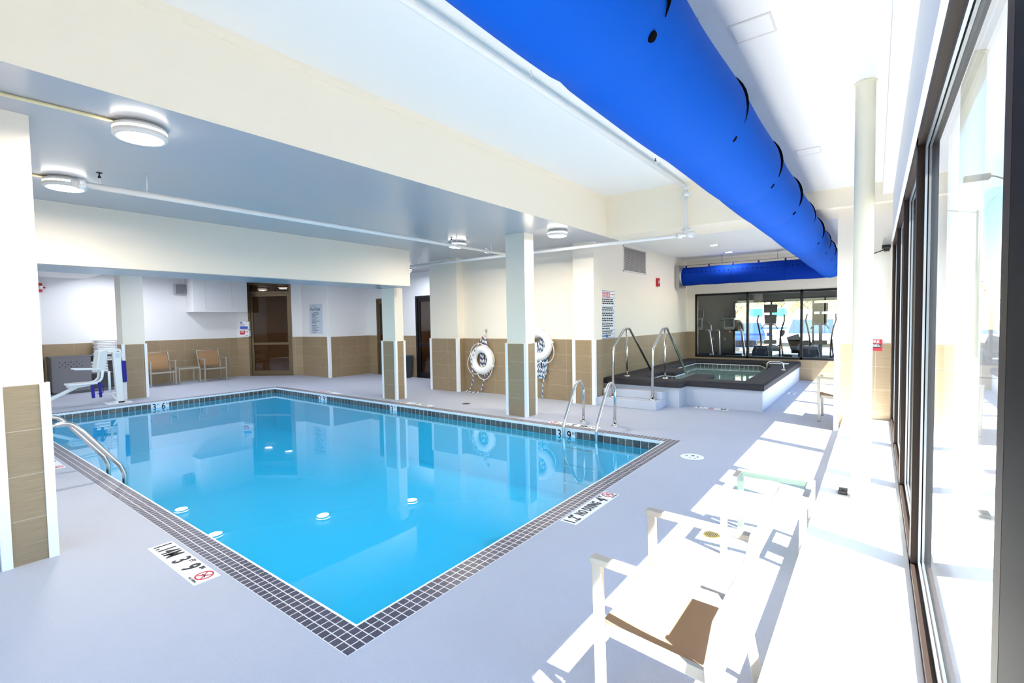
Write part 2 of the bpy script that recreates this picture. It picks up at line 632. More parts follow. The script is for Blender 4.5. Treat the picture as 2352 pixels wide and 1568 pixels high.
def wall(name, p0, p1, h=ZL, th=0.14, openings=(), m=None, tile=True, ztop=None, z0=0.0, tz=H):
    """wall from p0 to p1, room on the left of the walking direction"""
    p0, p1 = Vector((p0[0], p0[1], 0)), Vector((p1[0], p1[1], 0))
    d = (p1 - p0); L = d.length; d.normalize()
    n = Vector((-d.y, d.x, 0))          # towards the room
    br = sorted({0.0, L, *[s for o in openings for s in o[:2]]})
    def fill(mb, lo, hi, t0, t1):
        for a, b in zip(br, br[1:]):
            mid = (a + b) / 2
            segs = [(lo, hi)]
            for s0, s1, q0, q1 in openings:
                if s0 <= mid <= s1:
                    new = []
                    for u, v in segs:
                        if q0 > u: new.append((u, min(v, q0)))
                        if q1 < v: new.append((max(u, q1), v))
                    segs = [(u, v) for u, v in new if v - u > 1e-4]
            for u, v in segs:
                q = [p0 + d * a - n * t0, p0 + d * b - n * t0, p0 + d * b - n * t1, p0 + d * a - n * t1]
                mb.hexa([(p.x, p.y, u) for p in q] + [(p.x, p.y, v) for p in q])
    mb = MB(); fill(mb, z0, h, 0.0, th)
    w = struct(name, mb, m or M_CREAM)
    if tile:
        mb = MB(); fill(mb, 0.0, tz, -0.012, 0.0)
        mb.build('tile_wainscot', M_TILE, w)
    return w

# floor with the pool let into it
mb = MB()
for a, b in (((-16.4, -1.7), (0.3, PY0)), ((-16.4, PY1), (0.3, 14.05)), ((-16.4, PY0), (PX0, PY1)), ((PX1, PY0), (0.3, PY1))):
    mb.box((a[0], a[1], -0.2), (b[0], b[1], 0.0))
struct('floor', mb, M_FLOOR)

# walls, walked with the room on the left hand
DIAG0, DIAG1 = Vector((-14.45, 8.16, 0)), Vector((-16.2, 6.96, 0))
DD = (DIAG1 - DIAG0); DL = DD.length; DD.normalize()
wall('wall_south', (-14.9, -1.6), (XW, -1.6), 3.9, openings=[(1.2, 9.6, .3, 2.6), (10.9, 14.7, .3, 2.6)])  # openings for the added windows that bring in daylight
wall('wall_southwest', (-14.9, 1.18), (-14.9, -1.6))
wall('wall_southwest_chamfer', (-16.2, 2.48), (-14.9, 1.18), m=M_WHITE)
wall('wall_west', (-16.2, 6.96), (-16.2, 2.48), m=M_WHITE)
wall('wall_northwest_chamfer', DIAG0, DIAG1, openings=[(0.33, 1.74, 0.0, 2.95)], m=M_WHITE)
wall('wall_rules', (-13.004, 8.16), (-14.45, 8.16), m=M_WHITE)
wall('wall_corridor_west', (-13.0, 9.55), (-13.0, 8.168), m=M_WHITE)
wall('wall_corridor_north', (-7.6, 9.55), (-13.0, 9.55), openings=[(2.12, 3.12, 0.0, 2.37), (4.05, 4.93, 0.0, 2.37)], m=M_WHITE)
wall('wall_buoys', (-4.2, 8.25), (-7.62, 8.25))
wall('wall_hot_tub', (-4.27, 13.9), (-4.27, 8.3), 3.4)
wall('wall_gym', (XW, 13.9), (-4.27, 13.9), 3.4, openings=[(0.215, 4.21, 0.515, 2.26)])
# pilasters of the back wall
def pilaster(name, x0, x1, y0, y1, h, trims):
    mb = MB(); mb.box((x0, y0, 0), (x1, y1, h))
    w = struct(name, mb, M_CREAM)
    mb = MB(); mb.box((x0 - .012, y0 - .012, 0), (x1 + .012, y1, H))
    mb.build('tile_wainscot', M_TILE, w)
    for tx in trims:
        mb = MB()
        s = 1 if tx > (x0 + x1) / 2 else -1
        mb.prism([(tx - s * .045, y0 - .022), (tx + s * .022, y0 - .022), (tx + s * .022, y0 + .045), (tx + s * .0115, y0 + .045), (tx + s * .0115, y0 - .0115), (tx - s * .045, y0 - .0115)], 0.0006, H + .008)
        mb.build('corner_trim', M_TRIM, w)
    return w
pilaster('wall_pilaster_corridor', -8.5, -7.62, 8.03, 9.5, ZL, (-8.5, -7.62))
pilaster('wall_pilaster_hot_tub', -4.63, -4.19, 8.09, 8.42, ZL, (-4.63, -4.19))
# the stub wall that ends the window ledge
mb = MB(); mb.box((-0.43, 8.0, 0), (0.16, 8.42, ZW))
w = struct('wall_window_stub', mb, M_CREAM)
mb = MB(); mb.box((-0.442, 7.988, 0), (0.16, 8.432, H)); mb.build('tile_wainscot', M_TILE, w)
for yy, s in ((8.0, -1), (8.42, 1)):
    mb = MB(); mb.prism([(-.455, yy + s * .024), (-.395, yy + s * .024), (-.395, yy + s * .0115), (-.4425, yy + s * .0115), (-.4425, yy - s * .05), (-.455, yy - s * .05)], 0.0006, H + .01)
    mb.build('corner_trim', M_TRIM, w)
mb = MB(); mb.prism([(-13.03, 8.125), (-12.965, 8.125), (-12.965, 8.21), (-12.988, 8.21), (-12.988, 8.148), (-13.03, 8.148)], 0.0006, H + .01)
struct('trim_1', mb, M_TRIM)

# ceilings, beam and soffits
mb = MB()
mb.box((-16.4, -1.75, ZL), (-4.41, 9.7, ZL + .12)); mb.box((-4.41, -1.75, ZL), (-3.8, 8.75, ZL + .12))
struct('ceiling_low', mb, M_LOWC)
mb = MB(); mb.box((-3.8, -1.75, ZH), (-1.45, 7.9, ZH + .12)); mb.box((-1.5, -1.75, ZW), (0.3, 7.9, ZW + .12)); mb.box((-1.5, -1.75, ZW + .12), (-1.45, 7.9, ZH))
struct('ceiling_high', mb, M_CEIL)
mb = MB(); mb.box((-4.4, 8.75, ZS), (0.3, 14.05, ZS + .12))
struct('ceiling_hot_tub', mb, M_CEIL)
mb = MB(); mb.box((-3.92, -1.75, ZL + .002), (-3.798, 7.86, ZH + .05)); mb.box((-3.8, -1.75, ZL + .62), (-3.79, 7.85, ZH))
struct('wall_beam', mb, M_BEAM)
mb = MB(); mb.box((-3.92, 7.85, ZL + .001), (0.165, 8.75, ZH + .05)); mb.box((-3.79, 7.84, ZL + .62), (-1.5, 7.85, ZH))
struct('wall_cross_beam', mb, M_BEAM)
mb = MB(); mb.box((-8.4, -1.6, 2.335), (-7.5, 6.56, ZL)); struct('wall_soffit', mb, [M_CREAM])
mb = MB(); mb.box((-8.38, -1.6, 2.325), (-7.52, 6.54, 2.336)); struct('ceiling_soffit', mb, M_LOWC)
mb = MB(); mb.box((-16.5, -1.9, 3.86), (0.42, 19.0, 4.0)); struct('ceiling_roof_sun_block', mb, M_CEIL)  # unseen roof slab, added to keep the sun from entering above
mb = MB(); mb.box((-16.2, 1.3, 2.86), (-14.6, 3.3, ZL)); struct('ceiling_bulkhead', mb, M_CEIL)
# boxed duct chase on the far wall
mb = MB()
mb.hexa([(-16.2, 5.56, 2.02), (-16.2, 7.05, 2.02), (-15.62, 7.05, 2.02), (-15.62, 5.56, 2.02),
         (-16.2, 5.56, ZL), (-16.2, 7.05, ZL), (-15.62, 7.05, ZL), (-15.62, 5.56, ZL)])
ch = struct('wall_chase', mb, M_WHITE)
mb = MB()
for y0, y1, z0, z1 in ((5.86, 6.6, 2.12, 2.128), (5.86, 5.868, 2.12, 2.95), (6.592, 6.6, 2.12, 2.95)):
    mb.box((-15.625, y0, z0), (-15.612, y1, z1))
mb.build('access_panel_edge', M_VENT, ch)

# window wall
mb = MB()
mb.box((XW - .01, -1.75, 2.57), (0.34, 14.05, 3.95))
mb.box((XW - .02, -1.75, 2.545), (0.34, 14.05, 2.57))
struct('wall_window_header', mb, M_CEIL)
mb = MB(); mb.box((0.05, -1.6, 3.14), (0.16, 7.86, ZW)); struct('trim_2', mb, M_CEIL)
mb = MB(); mb.box((XW, -1.75, -0.35), (0.34, 14.05, 0.20)); struct('wall_window_base', mb, M_BRONZE)
mb = MB(); mb.box((-0.345, -1.6, 0), (XW, 7.99, 0.21), bev=.004); struct('trim_ledge', mb, M_CEIL)
mb = MB(); mb.box((-16.5, -1.9, 0), (-16.36, 9.8, 3.9)); mb.box((-16.5, 9.7, 0), (-16.3, 9.9, 3.9)); struct('wall_outer', mb, M_WHITE)

def window(n, y0, y1, z0=0.2, z1=2.545, post0=.055, post1=.055, m=None):
    mb = MB()
    x0, x1 = XW, 0.285
    mb.box((x0, y0, z0), (x1, y0 + post0, z1)); mb.box((x0, y1 - post1, z0), (x1, y1, z1))
    mb.box((x0, y0, z1 - .06), (x1, y1, z1)); mb.box((x0, y0, z0), (x1, y1, z0 + .05))
    w = struct('window_%d' % n, mb, m or M_BRONZE)
    mb = MB()
    a, b, c, d = y0 + post0, y1 - post1, z0 + .05, z1 - .06
    for u0, u1 in ((0.195, 0.205), (0.222, 0.262)):
        mb.box((u0, a, c), (u1, a + .022, d)); mb.box((u0, b - .022, c), (u1, b, d))
        mb.box((u0, a, c), (u1, b, c + .022)); mb.box((u0, a, d - .022), (u1, b, d))
    mb.build('glazing_bead', M_ALU, w)
    mb = MB(); mb.box((0.208, a, c), (0.214, b, d)); mb.build('pane', M_GLASS, w)
    return w
ys = [(1, -1.6, 0.80), (2, 1.08, 3.40), (3, 3.40, 4.92), (4, 4.92, 6.44), (5, 6.44, 7.96), (6, 8.45, 9.95), (7, 9.95, 11.45), (8, 11.45, 12.95), (9, 12.95, 13.9)]
for n, a, b in ys:
    window(n, a, b)
mb = MB(); mb.box((XW, 0.80, 0.2), (0.30, 1.08, 2.545), bev=.004); o = struct('trim_post', mb, M_NAVY)
mb = MB(); mb.box((XW - .001, 7.96, 0.2), (0.30, 8.45, 2.545)); struct('wall_window_pier', mb, M_CREAM)

# assumed windows, unseen behind the camera, added to let in more daylight
for n, x0, x1, k in ((12, -13.7, -5.3, 5), (13, -4.0, -0.2, 2)):
    mb = MB()
    mb.box((x0, -1.70, .3), (x1, -1.60, .36)); mb.box((x0, -1.70, 2.54), (x1, -1.60, 2.6))
    for i in range(k + 1):
        c = x0 + .03 + (x1 - x0 - .06) * i / k
        mb.box((c - .03, -1.70, .36), (c + .03, -1.60, 2.54))
    w = struct('window_%d' % n, mb, M_BRONZE)
    for i in range(k):
        a = x0 + .06 + (x1 - x0 - .06) * i / k; b = x0 + (x1 - x0 - .06) * (i + 1) / k
        mb = MB(); mb.box((a, -1.655, .36), (b, -1.649, 2.54)); mb.build('pane', M_GLASS, w)

# interior window to the gym, four lights
def gym_window():
    y0, y1 = 13.885, 13.99
    x0, x1, z0, z1 = -4.045, -0.05, 0.515, 2.26
    mb = MB()
    mb.box((x0, y0, z0), (x1, y1, z0 + .055)); mb.box((x0, y0, z1 - .055), (x1, y1, z1))
    for xc in (x0 + .0275, -2.705, -1.48, -0.30, x1 - .0275):
        mb.box((xc - .0275, y0, z0), (xc + .0275, y1, z1))
    w = struct('window_10', mb, M_BLACKAL)
    for a, b in ((x0 + .055, -2.7325), (-2.6775, -1.5075), (-1.4525, -.3275)):
        mb = MB(); mb.box((a, 13.93, z0 + .055), (b, 13.936, z1 - .055)); mb.build('pane', M_GLASS, w)
gym_window()

# ------------------------------------------------------------------ doors
def door(n, p0, d, nrm, w, h, m, split=(0.93, 0.98), glass=M_DGLASS, frame=.07, h_top=None):
    """p0 left end on the floor, d along the wall, nrm into the room"""
    p0, d, nrm = Vector(p0), Vector(d).normalized(), Vector(nrm).normalized()
    def bx(mb, s0, s1, z0, z1, t0, t1):
        q = [p0 + d * s0 - nrm * t0, p0 + d * s1 - nrm * t0, p0 + d * s1 - nrm * t1, p0 + d * s0 - nrm * t1]
        mb.hexa([(p.x, p.y, z0) for p in q] + [(p.x, p.y, z1) for p in q])
    mb = MB()
    bx(mb, 0, frame, 0, h, -.01, .10); bx(mb, w - frame, w, 0, h, -.01, .10); bx(mb, frame, w - frame, h - frame, h, -.01, .10)
    bx(mb, 0, w, 0.0, .015, -.03, .10)
    D = struct('door_%d' % n, mb, m)
    f2 = frame
    mb = MB()
    a, b = frame + .004, w - frame - .004
    top = h - frame - .004 if h_top is None else h_top
    bx(mb, a, a + f2, .02, top, .02, .065); bx(mb, b - f2, b, .02, top, .02, .065)
    bx(mb, a + f2, b - f2, .02, .16, .02, .065); bx(mb, a + f2, b - f2, top - .09, top, .02, .065)
    bx(mb, a + f2, b - f2, split[0], split[1], .015, .065)
    if h_top is not None:
        bx(mb, frame, w - frame, top + .004, top + .06, -.01, .10)
    mb.build('leaf', m, D)
    mb = MB(); bx(mb, a + f2, b - f2, .16, split[0], .038, .046); bx(mb, a + f2, b - f2, split[1], top - .09, .038, .046)
    if h_top is not None:
        bx(mb, frame, w - frame, top + .06, h - frame, .038, .046)
    mb.build('pane', glass, D)
    mb = MB()
    q0 = p0 + d * (b - f2 / 2) + nrm * .05
    mb.tube([q0 + Vector((0, 0, .95)) - nrm * .03, q0 + Vector((0, 0, .95)), q0 + Vector((0, 0, 1.25)), q0 + Vector((0, 0, 1.25)) - nrm * .03], .011, 8, fillet=.02)
    mb.build('handle', m, D)
    return D
NRM_D = Vector((DD.y, -DD.x, 0)) * (1 if Vector((DD.y, -DD.x)).dot(Vector((1, -1))) > 0 else -1)
dp = DIAG0 + DD * 1.74
door(1, dp, -DD, NRM_D, 1.41, 2.95, M_TANAL, split=(.98, 1.05), h_top=2.6)
door(2, (-12.53, 9.55, 0), (1, 0, 0), (0, -1, 0), .88, 2.37, M_TANAL, split=(1.0, 1.06), frame=.06)
door(3, (-10.72, 9.55, 0), (1, 0, 0), (0, -1, 0), 1.0, 2.37, M_BLACKAL, split=(.92, 1.0), frame=.075)
# lobby behind the doors, dim and warm
mb = MB(); mb.box((-20, 9.7, -.1), (-8.0, 13.6, -0.002)); mb.box((-20.5, 7.2, -.1), (-13.2, 9.7, -.002)); struct('floor_lobby', mb, M_LOBBYF)
mb = MB()
mb.box((-20, 13.5, 0), (-8, 13.6, 2.8)); mb.box((-8.1, 9.7, 0), (-8, 13.5, 2.8)); mb.box((-20.4, 6.9, 0), (-20.3, 13.6, 2.8)); mb.box((-20.4, 6.8, 0), (-16.5, 6.9, 2.8))
mb.box((-17.9, 9.4, 0), (-17.5, 9.8, 2.8)); mb.box((-14.2, 9.72, 0), (-14.0, 12.4, 2.8))
struct('wall_lobby', mb, M_LOBBYW)
mb = MB(); mb.box((-20.4, 9.7, 2.8), (-8, 13.6, 2.9)); mb.prism([(-20.4, 6.8), (-16.6, 6.8), (-16.45, 7.0), (-14.5, 8.34), (-13.2, 8.34), (-13.2, 9.7), (-20.4, 9.7)], 2.8, 2.9); struct('ceiling_lobby', mb, M_LOBBYW)

# ================================================================== COLUMNS
def column(label, x0, x1, y0, y1, h):
    cx, cy = (x0 + x1) / 2, (y0 + y1) / 2
    t = thing('column', label, 'column', (cx, cy, 0))
    a, b = (x1 - x0) / 2, (y1 - y0) / 2
    mb = MB(); mb.box((-a + .015, -b + .015, H), (a - .015, b - .015, h)); mb.build('shaft', M_CREAM, t)
    mb = MB(); mb.box((-a, -b, 0), (a, b, H)); mb.build('tile_cladding', M_TILE, t, uvloc=(.3, .15, 0))
    for sx in (-1, 1):
        for sy in (-1, 1):
            mb = MB()
            mb.prism([(sx * (a - .042), sy * (b + .011)), (sx * (a + .011), sy * (b + .011)), (sx * (a + .011), sy * (b - .042)), (sx * (a + .0005), sy * (b - .042)), (sx * (a + .0005), sy * (b + .0005)), (sx * (a - .042), sy * (b + .0005))], 0.0006, H + .01)
            mb.build('corner_trim', M_TRIM, t)
    return t
column('square column with brown tiled foot nearest the camera, left edge of the photo', -5.02, -4.60, 0.455, 0.715, ZL)
column('square column with tiled foot by the pool in front of the life rings', -5.02, -4.60, 6.47, 6.76, ZL)
column('square column with tiled foot under the right end of the dropped soffit', -8.39, -7.95, 6.51, 6.76, 2.325)
column('square column with tiled foot behind the white pool lift', -13.75, -13.32, 3.31, 3.75, ZL)

# ================================================================== SWIMMING POOL
pool = thing('swimming_pool', 'rectangular indoor pool of bright blue water with dark tiled rim', 'swimming pool', (0, 0, 0))
def frame_box(mb, x0, x1, y0, y1, w, z0, z1):
    mb.box((x0, y0, z0), (x1, y0 + w, z1)); mb.box((x0, y1 - w, z0), (x1, y1, z1))
    mb.box((x0, y0 + w, z0), (x0 + w, y1 - w, z1)); mb.box((x1 - w, y0 + w, z0), (x1, y1 - w, z1))
mb = MB(); frame_box(mb, PX0, PX1, PY0, PY1, CW, -0.2, 0.003)
mb.build('coping', M_COPE, pool, uvloc=(PX0 - PITCH * 10, PY0 - PITCH * 10, 0))
ix0, ix1, iy0, iy1 = PX0 + CW, PX1 - CW, PY0 + CW, PY1 - CW
mb = MB(); frame_box(mb, ix0 - .003, ix1 + .003, iy0 - .003, iy1 + .003, .013, -0.03, 0.0045)
mb.build('rim_edge', M_TRIM, pool)
mb = MB(); frame_box(mb, ix0 - .002, ix1 + .002, iy0 - .002, iy1 + .002, .008, -0.2465, -0.03)
mb.build('waterline_tiles', M_BAND, pool, uvloc=(ix0, iy0, -0.03 - 4 * PITCH))
BOT = -1.0
mb = MB()
mb.box((ix0 - .1, iy0 - .1, BOT - .1), (ix1 + .1, iy1 + .1, BOT))
frame_box(mb, ix0 - .1, ix1 + .1, iy0 - .1, iy1 + .1, .1, BOT, -0.2)
mb.build('basin', M_BASIN, pool)
mb = MB(); mb.face([(ix0 + .006, iy0 + .006, WZ), (ix1 - .006, iy0 + .006, WZ), (ix1 - .006, iy1 - .006, WZ), (ix0 + .006, iy1 - .006, WZ)])
mb.build('water', M_WATER, pool)
mb = MB(); mb.lathe([(0, .03), (.06, .035), (.13, .03), (.16, 0)], (-3.5, 4.25, BOT), seg=24)
for k in range(8):
    a = k * PI / 4
    mb.box((-.01, .05, .03), (.01, .13, .04), M=Matrix.Translation((-3.5, 4.25, BOT)) @ Matrix.Rotation(a, 4, 'Z'))
mb.build('main_drain', M_VENT, pool)

# depth figures on the waterline
def plaque(parent, c, x, y, w, h):
    c, x, y = Vector(c), Vector(x), Vector(y); n = x.cross(y)
    mb = MB()
    q = [c - x * w / 2 - y * h / 2, c + x * w / 2 - y * h / 2, c + x * w / 2 + y * h / 2, c - x * w / 2 + y * h / 2]
    mb.hexa([p + n * .0003 for p in q] + [p + n * .003 for p in q])
    return mb.build('plaque', M_SIGNW, parent)
def depth_text(parent, items, c, x, y):
    """items: (text, size, offset along x, offset along y)"""
    c, x, y = Vector(c), Vector(x), Vector(y); n = x.cross(y)
    for s, size, dx, dy, *q in items:
        text('figure', s, size, M_INK, parent, c + x * dx + y * dy + n * .0035, x, y, bold=.0028 if size > .07 else .0005, sx=q[0] if q else .82)
def wl_marker(label, c, x, items, w):
    t = thing('depth_marker', label, 'depth marker', (0, 0, 0), group=None)
    plaque(t, c, x, (0, 0, 1), w, .15)
    depth_text(t, items, c, x, (0, 0, 1))
ZT = -0.105
FI = lambda f, i: [(f, .185, -.105, .0), ('FT', .052, -.03, .042), (i, .185, .06, 0), ('IN', .052, .132, .042)]
wl_marker('waterline plaque reading 3 FT 9 IN behind the chrome ladder', (-3.655, iy1 - .008, ZT), (1, 0, 0), FI('3', '9'), .33)
wl_marker('waterline plaque reading 3 FT just right of the soffit column', (-7.58, iy1 - .008, ZT), (1, 0, 0), [('3', .185, -.045, 0), ('FT', .052, .045, .042)], .2)
wl_marker('waterline plaque reading 2 FT 9 IN near the far pool corner', (-10.07, iy1 - .008, ZT), (1, 0, 0), FI('2', '9'), .33)
wl_marker('waterline plaque reading 3 FT 6 IN on the end under the pool lift', (ix0 + .008, 3.64, ZT), (0, 1, 0), FI('3', '6'), .33)

def no_dive(parent, c, x, y, r, word=True):
    c, x, y = Vector(c), Vector(x).normalized(), Vector(y).normalized(); n = x.cross(y)
    mb = MB(); mb.ring(c + n * .002, r * .82, r, x, y, .0015)
    for s in (1, -1):
        a = c + (x + y * s) * (-r * .62) + n * .003
        b = c + (x + y * s) * (r * .62) + n * .003
        if s == 1 or True:
            mb.bar(a, b, r * .13, .0015, up=n)
    mb.build('prohibition_ring', M_INKR, parent)
    mb = MB()
    mb.bar(c + x * (-r * .5) + y * (-r * .05) + n * .0022, c + x * (r * .2) + y * (r * .12) + n * .0022, r * .14, .0014, up=n)
    mb.bar(c + x * (r * .1) + y * (r * .05) + n * .0022, c + x * (r * .55) + y * (-r * .2) + n * .0022, r * .09, .0014, up=n)
    mb.disc(c + x * (r * .3) + y * (r * .25) + n * .0032, r * .1, n)
    mb.build('diver_figure', M_INK, parent)
    if word:
        text('figure', 'NO DIVING', r * .36, M_INK, parent, c - y * (r * 1.25) + n * .002, x, y, bold=.0005)
def deck_marker(label, c, x, y, w, h, items, symbol=None, tiles=None):
    t = thing('depth_marker', label, 'depth marker', (0, 0, 0))
    c, x, y = Vector(c), Vector(x).normalized(), Vector(y).normalized()
    mb = MB()
    n = x.cross(y)
    k = tiles or max(1, round(w / .15))
    for i in range(k):
        a = -w / 2 + w * i / k + .0012; b = -w / 2 + w * (i + 1) / k - .0012
        q = [c + x * a - y * h / 2, c + x * b - y * h / 2, c + x * b + y * h / 2, c + x * a + y * h / 2]
        mb.hexa([p - n * .01 for p in q] + [p + n * .002 for p in q])
    mb.build('tile', M_SIGNW, t)
    depth_text(t, items, c, x, y)
    if symbol is not None:
        no_dive(t, c + x * symbol[0] + y * symbol[1], x, y, symbol[2])
    return t
deck_marker('white depth marker 1.14M 3 FT 9 IN on the near deck', (-3.76, 1.20, 0), (1, 0, 0), (0, 1, 0), .84, .152,
            [('1.14M', .155, -.265, 0, .66), ('3', .155, -.02, 0), ('FT', .045, .05, .045), ('9', .155, .145, 0), ('IN', .045, .215, .045)], (.335, .012, .055))
deck_marker('white depth marker 1.2 M NO DIVING 4 FT on the deck facing the windows', (-1.925, 3.64, 0), (0, 1, 0), (-1, 0, 0), .80, .145,
            [('1.2', .15, -.335, -.005, .62), ('M', .04, -.262, .045), ('NO DIVING', .125, -.05, 0, .47), ('4', .155, .19, 0), ('FT', .04, .25, .045)], (.335, .012, .055))
deck_marker('white depth marker half hidden behind the nearest column, left of frame', (-7.87, 1.20, 0), (1, 0, 0), (0, 1, 0), .84, .152,
            [('3', .155, -.3, 0), ('FT', .045, -.23, .045), ('6', .155, -.1, 0), ('IN', .045, -.03, .045)], (.335, .012, .055))
for lb, cx, w, it in (('white depth marker lying on the deck at the foot of the chrome ladder', -3.66, .84, [('3', .155, 0, 0), ('FT', .045, .07, .045), ('9', .155, .17, 0), ('IN', .045, .24, .045), ('1.14M', .11, -.24, 0)]),
                      ('white depth marker on the far deck between the two pool side columns', -7.2, .84, [('3', .155, 0, 0), ('FT', .045, .07, .045), ('.91M', .11, -.24, 0)]),
                      ('white depth marker on the far deck near the far pool corner', -10.2, .84, [('2', .155, 0, 0), ('FT', .045, .07, .045), ('9', .155, .17, 0), ('IN', .045, .24, .045)])):
    deck_marker(lb, (cx, PY1 + .085, 0), (-1, 0, 0), (0, -1, 0), w, .152, it, (.345, .012, .055))
deck_marker('row of three small white marker tiles at the front of the hot tub', (-2.30, 8.85, 0), (1, 0, 0), (0, 1, 0), .56, .13,
            [('3', .11, -.22, 0), ('FT', .04, -.155, .03), ('89', .11, .2, 0)], (0, .0, .05), tiles=3)
deck_marker('small white marker tile on the deck beside the hot tub right side', (-1.38, 11.45, 0), (0, -1, 0), (1, 0, 0), .34, .13,
            [('3', .11, -.1, 0), ('FT', .04, -.03, .03), ('89', .09, .1, 0)], None, tiles=2)

# chrome ladders
def ladder(label, x0, x1, edge, s, cap=True, rung=True):
    """edge: y of the outer pool rim, s=+1 when the deck lies towards +y"""
    t = thing('pool_ladder', label, 'pool ladder', ((x0 + x1) / 2, edge, 0))
    cx = (x0 + x1) / 2
    for xx in (x0 - cx, x1 - cx):
        mb = MB()
        pts = [(xx, s * .35, 0), (xx, s * .36, .52), (xx, s * .31, .66), (xx, s * .16, .66), (xx, s * .06, .54), (xx, -s * .215, .14), (xx, -s * .25, .04), (xx, -s * .25, -.95)]
        mb.tube(pts, .0215, 14, fillet=.10, fn=6)
        r = mb.build('rail', M_STEEL, t)
        mb = MB(); mb.lathe([(.05, 0), (.05, .012), (.035, .028), (.023, .034)], (xx, s * .35, 0.0005), seg=20); mb.build('flange', M_STEEL, r)
    if rung:
        for z in (-.27, -.52, -.77):
            mb = MB(); mb.box((x0 - cx, -s * .22, z - .012), (x1 - cx, -s * .30, z + .012), bev=.005); mb.build('tread', M_STEEL, t)
    return t
ladder('chrome pool ladder with looped rails on the far side near the hot tub', -3.64, -3.11, PY1, 1)
ladder('chrome pool ladder with looped rails beside the nearest column', -7.0, -6.41, PY0, -1)

# lids and drains
t = thing('skimmer_lid', 'round white skimmer lid set in the deck by the sunlit strip', 'lid', (-1.675, 5.625, 0))
mb = MB(); mb.lathe([(0, .006), (.125, .006), (.132, .003), (.132, 0)], seg=40); mb.build('cover_plate', M_SIGNW, t)
mb = MB(); mb.ring((0, 0, .001), .133, .142, (1, 0, 0), (0, 1, 0), .002)
mb.build('rim', M_GREYP, t)
for x, y, r in ((-.06, .0, .014), (.06, .01, .014), (0, .035, .02), (.0, -.06, .008), (.05, -.06, .008)):
    mb = MB(); mb.lathe([(0, .0072), (r, .0072), (r, .006)], (x, y, 0), seg=16); mb.build('finger_hole', M_INK, t)
t = thing('floor_drain', 'small oval drain grate on the deck in front of the first life ring', 'drain', (-6.38, 6.92, 0))
mb = MB(); mb.lathe([(0, .004), (.085, .004), (.09, 0)], seg=28); mb.build('rim', M_GRILL, t)
mb = MB()
for i in range(-3, 4):
    w = math.sqrt(max(0, .07 ** 2 - (i * .02) ** 2)); mb.box((i * .02 - .006, -w, .004), (i * .02 + .006, w, .0048))
mb.build('slot', M_INK, t)
t = thing('floor_drain', 'round brass drain grate on the sunlit floor beyond the near armchair', 'drain', (-0.95, 3.66, 0))
mb = MB(); mb.lathe([(0, .004), (.055, .004), (.06, 0)], seg=28); mb.build('rim', mat('brass grate', (176, 150, 92), .35, .9), t)
mb = MB()
for i in range(-4, 5):
    for j in range(-4, 5):
        if i * i + j * j < 17: mb.box((i * .012 - .0035, j * .012 - .0035, .004), (i * .012 + .0035, j * .012 + .0035, .0048))
mb.build('slot', M_INK, t)

# ================================================================== HOT TUB
tub = thing('hot_tub', 'raised hot tub of pale concrete with charcoal coping by the gym window', 'hot tub', (0, 0, 0))
XR = -1.51; XL = -4.256; YB = 13.883
CT0, CT1 = 0.355, 0.47
mb = MB()
inner_z = -0.35
op = [(-1.87, 9.32), (-1.90, 12.3), (-2.3, 13.42), (-3.88, 13.42), (-3.88, 11.0), (-3.39, 11.0), (-3.39, 10.2), (-3.67, 10.2), (-3.67, 9.06), (-2.93, 9.06), (-2.93, 10.05), (-2.55, 10.05), (-2.55, 9.32)]
def slab_with_hole(mb, outer, hole, z0, z1):
    """annular slab between two outlines, filled by triangulation"""
    bm = mb.bm
    loops = []
    for z in (z0, z1):
        edges = []
        vv = []
        for poly in (outer, hole):
            vs = [bm.verts.new((x, y, z)) for x, y in poly]
            vv.append(vs)
            for i in range(len(vs)):
                edges.append(bm.edges.new((vs[i], vs[(i + 1) % len(vs)])))
        r = bmesh.ops.triangle_fill(bm, use_beauty=True, use_dissolve=False, edges=edges)
        loops.append(vv)
    side = []
    for a, b in zip(loops[0], loops[1]):
        n = len(a)
        for i in range(n):
            j = (i + 1) % n
            side.append(bm.faces.new((a[i], a[j], b[j], b[i])))
    return loops
outer_base = [(XL, 8.65), (-2.80, 8.65), (-2.80, 8.97), (XR, 8.97), (XR, YB), (XL, YB)]
slab_with_hole(mb, outer_base, op, -0.02, CT0)
mb.build('base', M_CONC, tub)
mb = MB()
outer_cov = [(XL, 8.60), (-2.755, 8.60), (-2.755, 8.925), (XR + .03, 8.925), (XR + .03, YB), (XL, YB)]
opc = [(x, y) for x, y in op]
slab_with_hole(mb, outer_cov, opc, CT0, CT1)
bmesh.ops.recalc_face_normals(mb.bm, faces=mb.bm.faces)
mb.bm.normal_update()
es = [e for e in mb.bm.edges if all(abs(v.co.z - CT1) < 1e-4 for v in e.verts) and len(e.link_faces) == 2 and abs(e.link_faces[0].normal.dot(e.link_faces[1].normal)) < .5]
r_ = bmesh.ops.bevel(mb.bm, geom=es, offset=.035, segments=4, profile=.5, affect='EDGES', clamp_overlap=False)
for f in r_['faces']: f.smooth = True
mb.build('coping', M_COVER, tub)
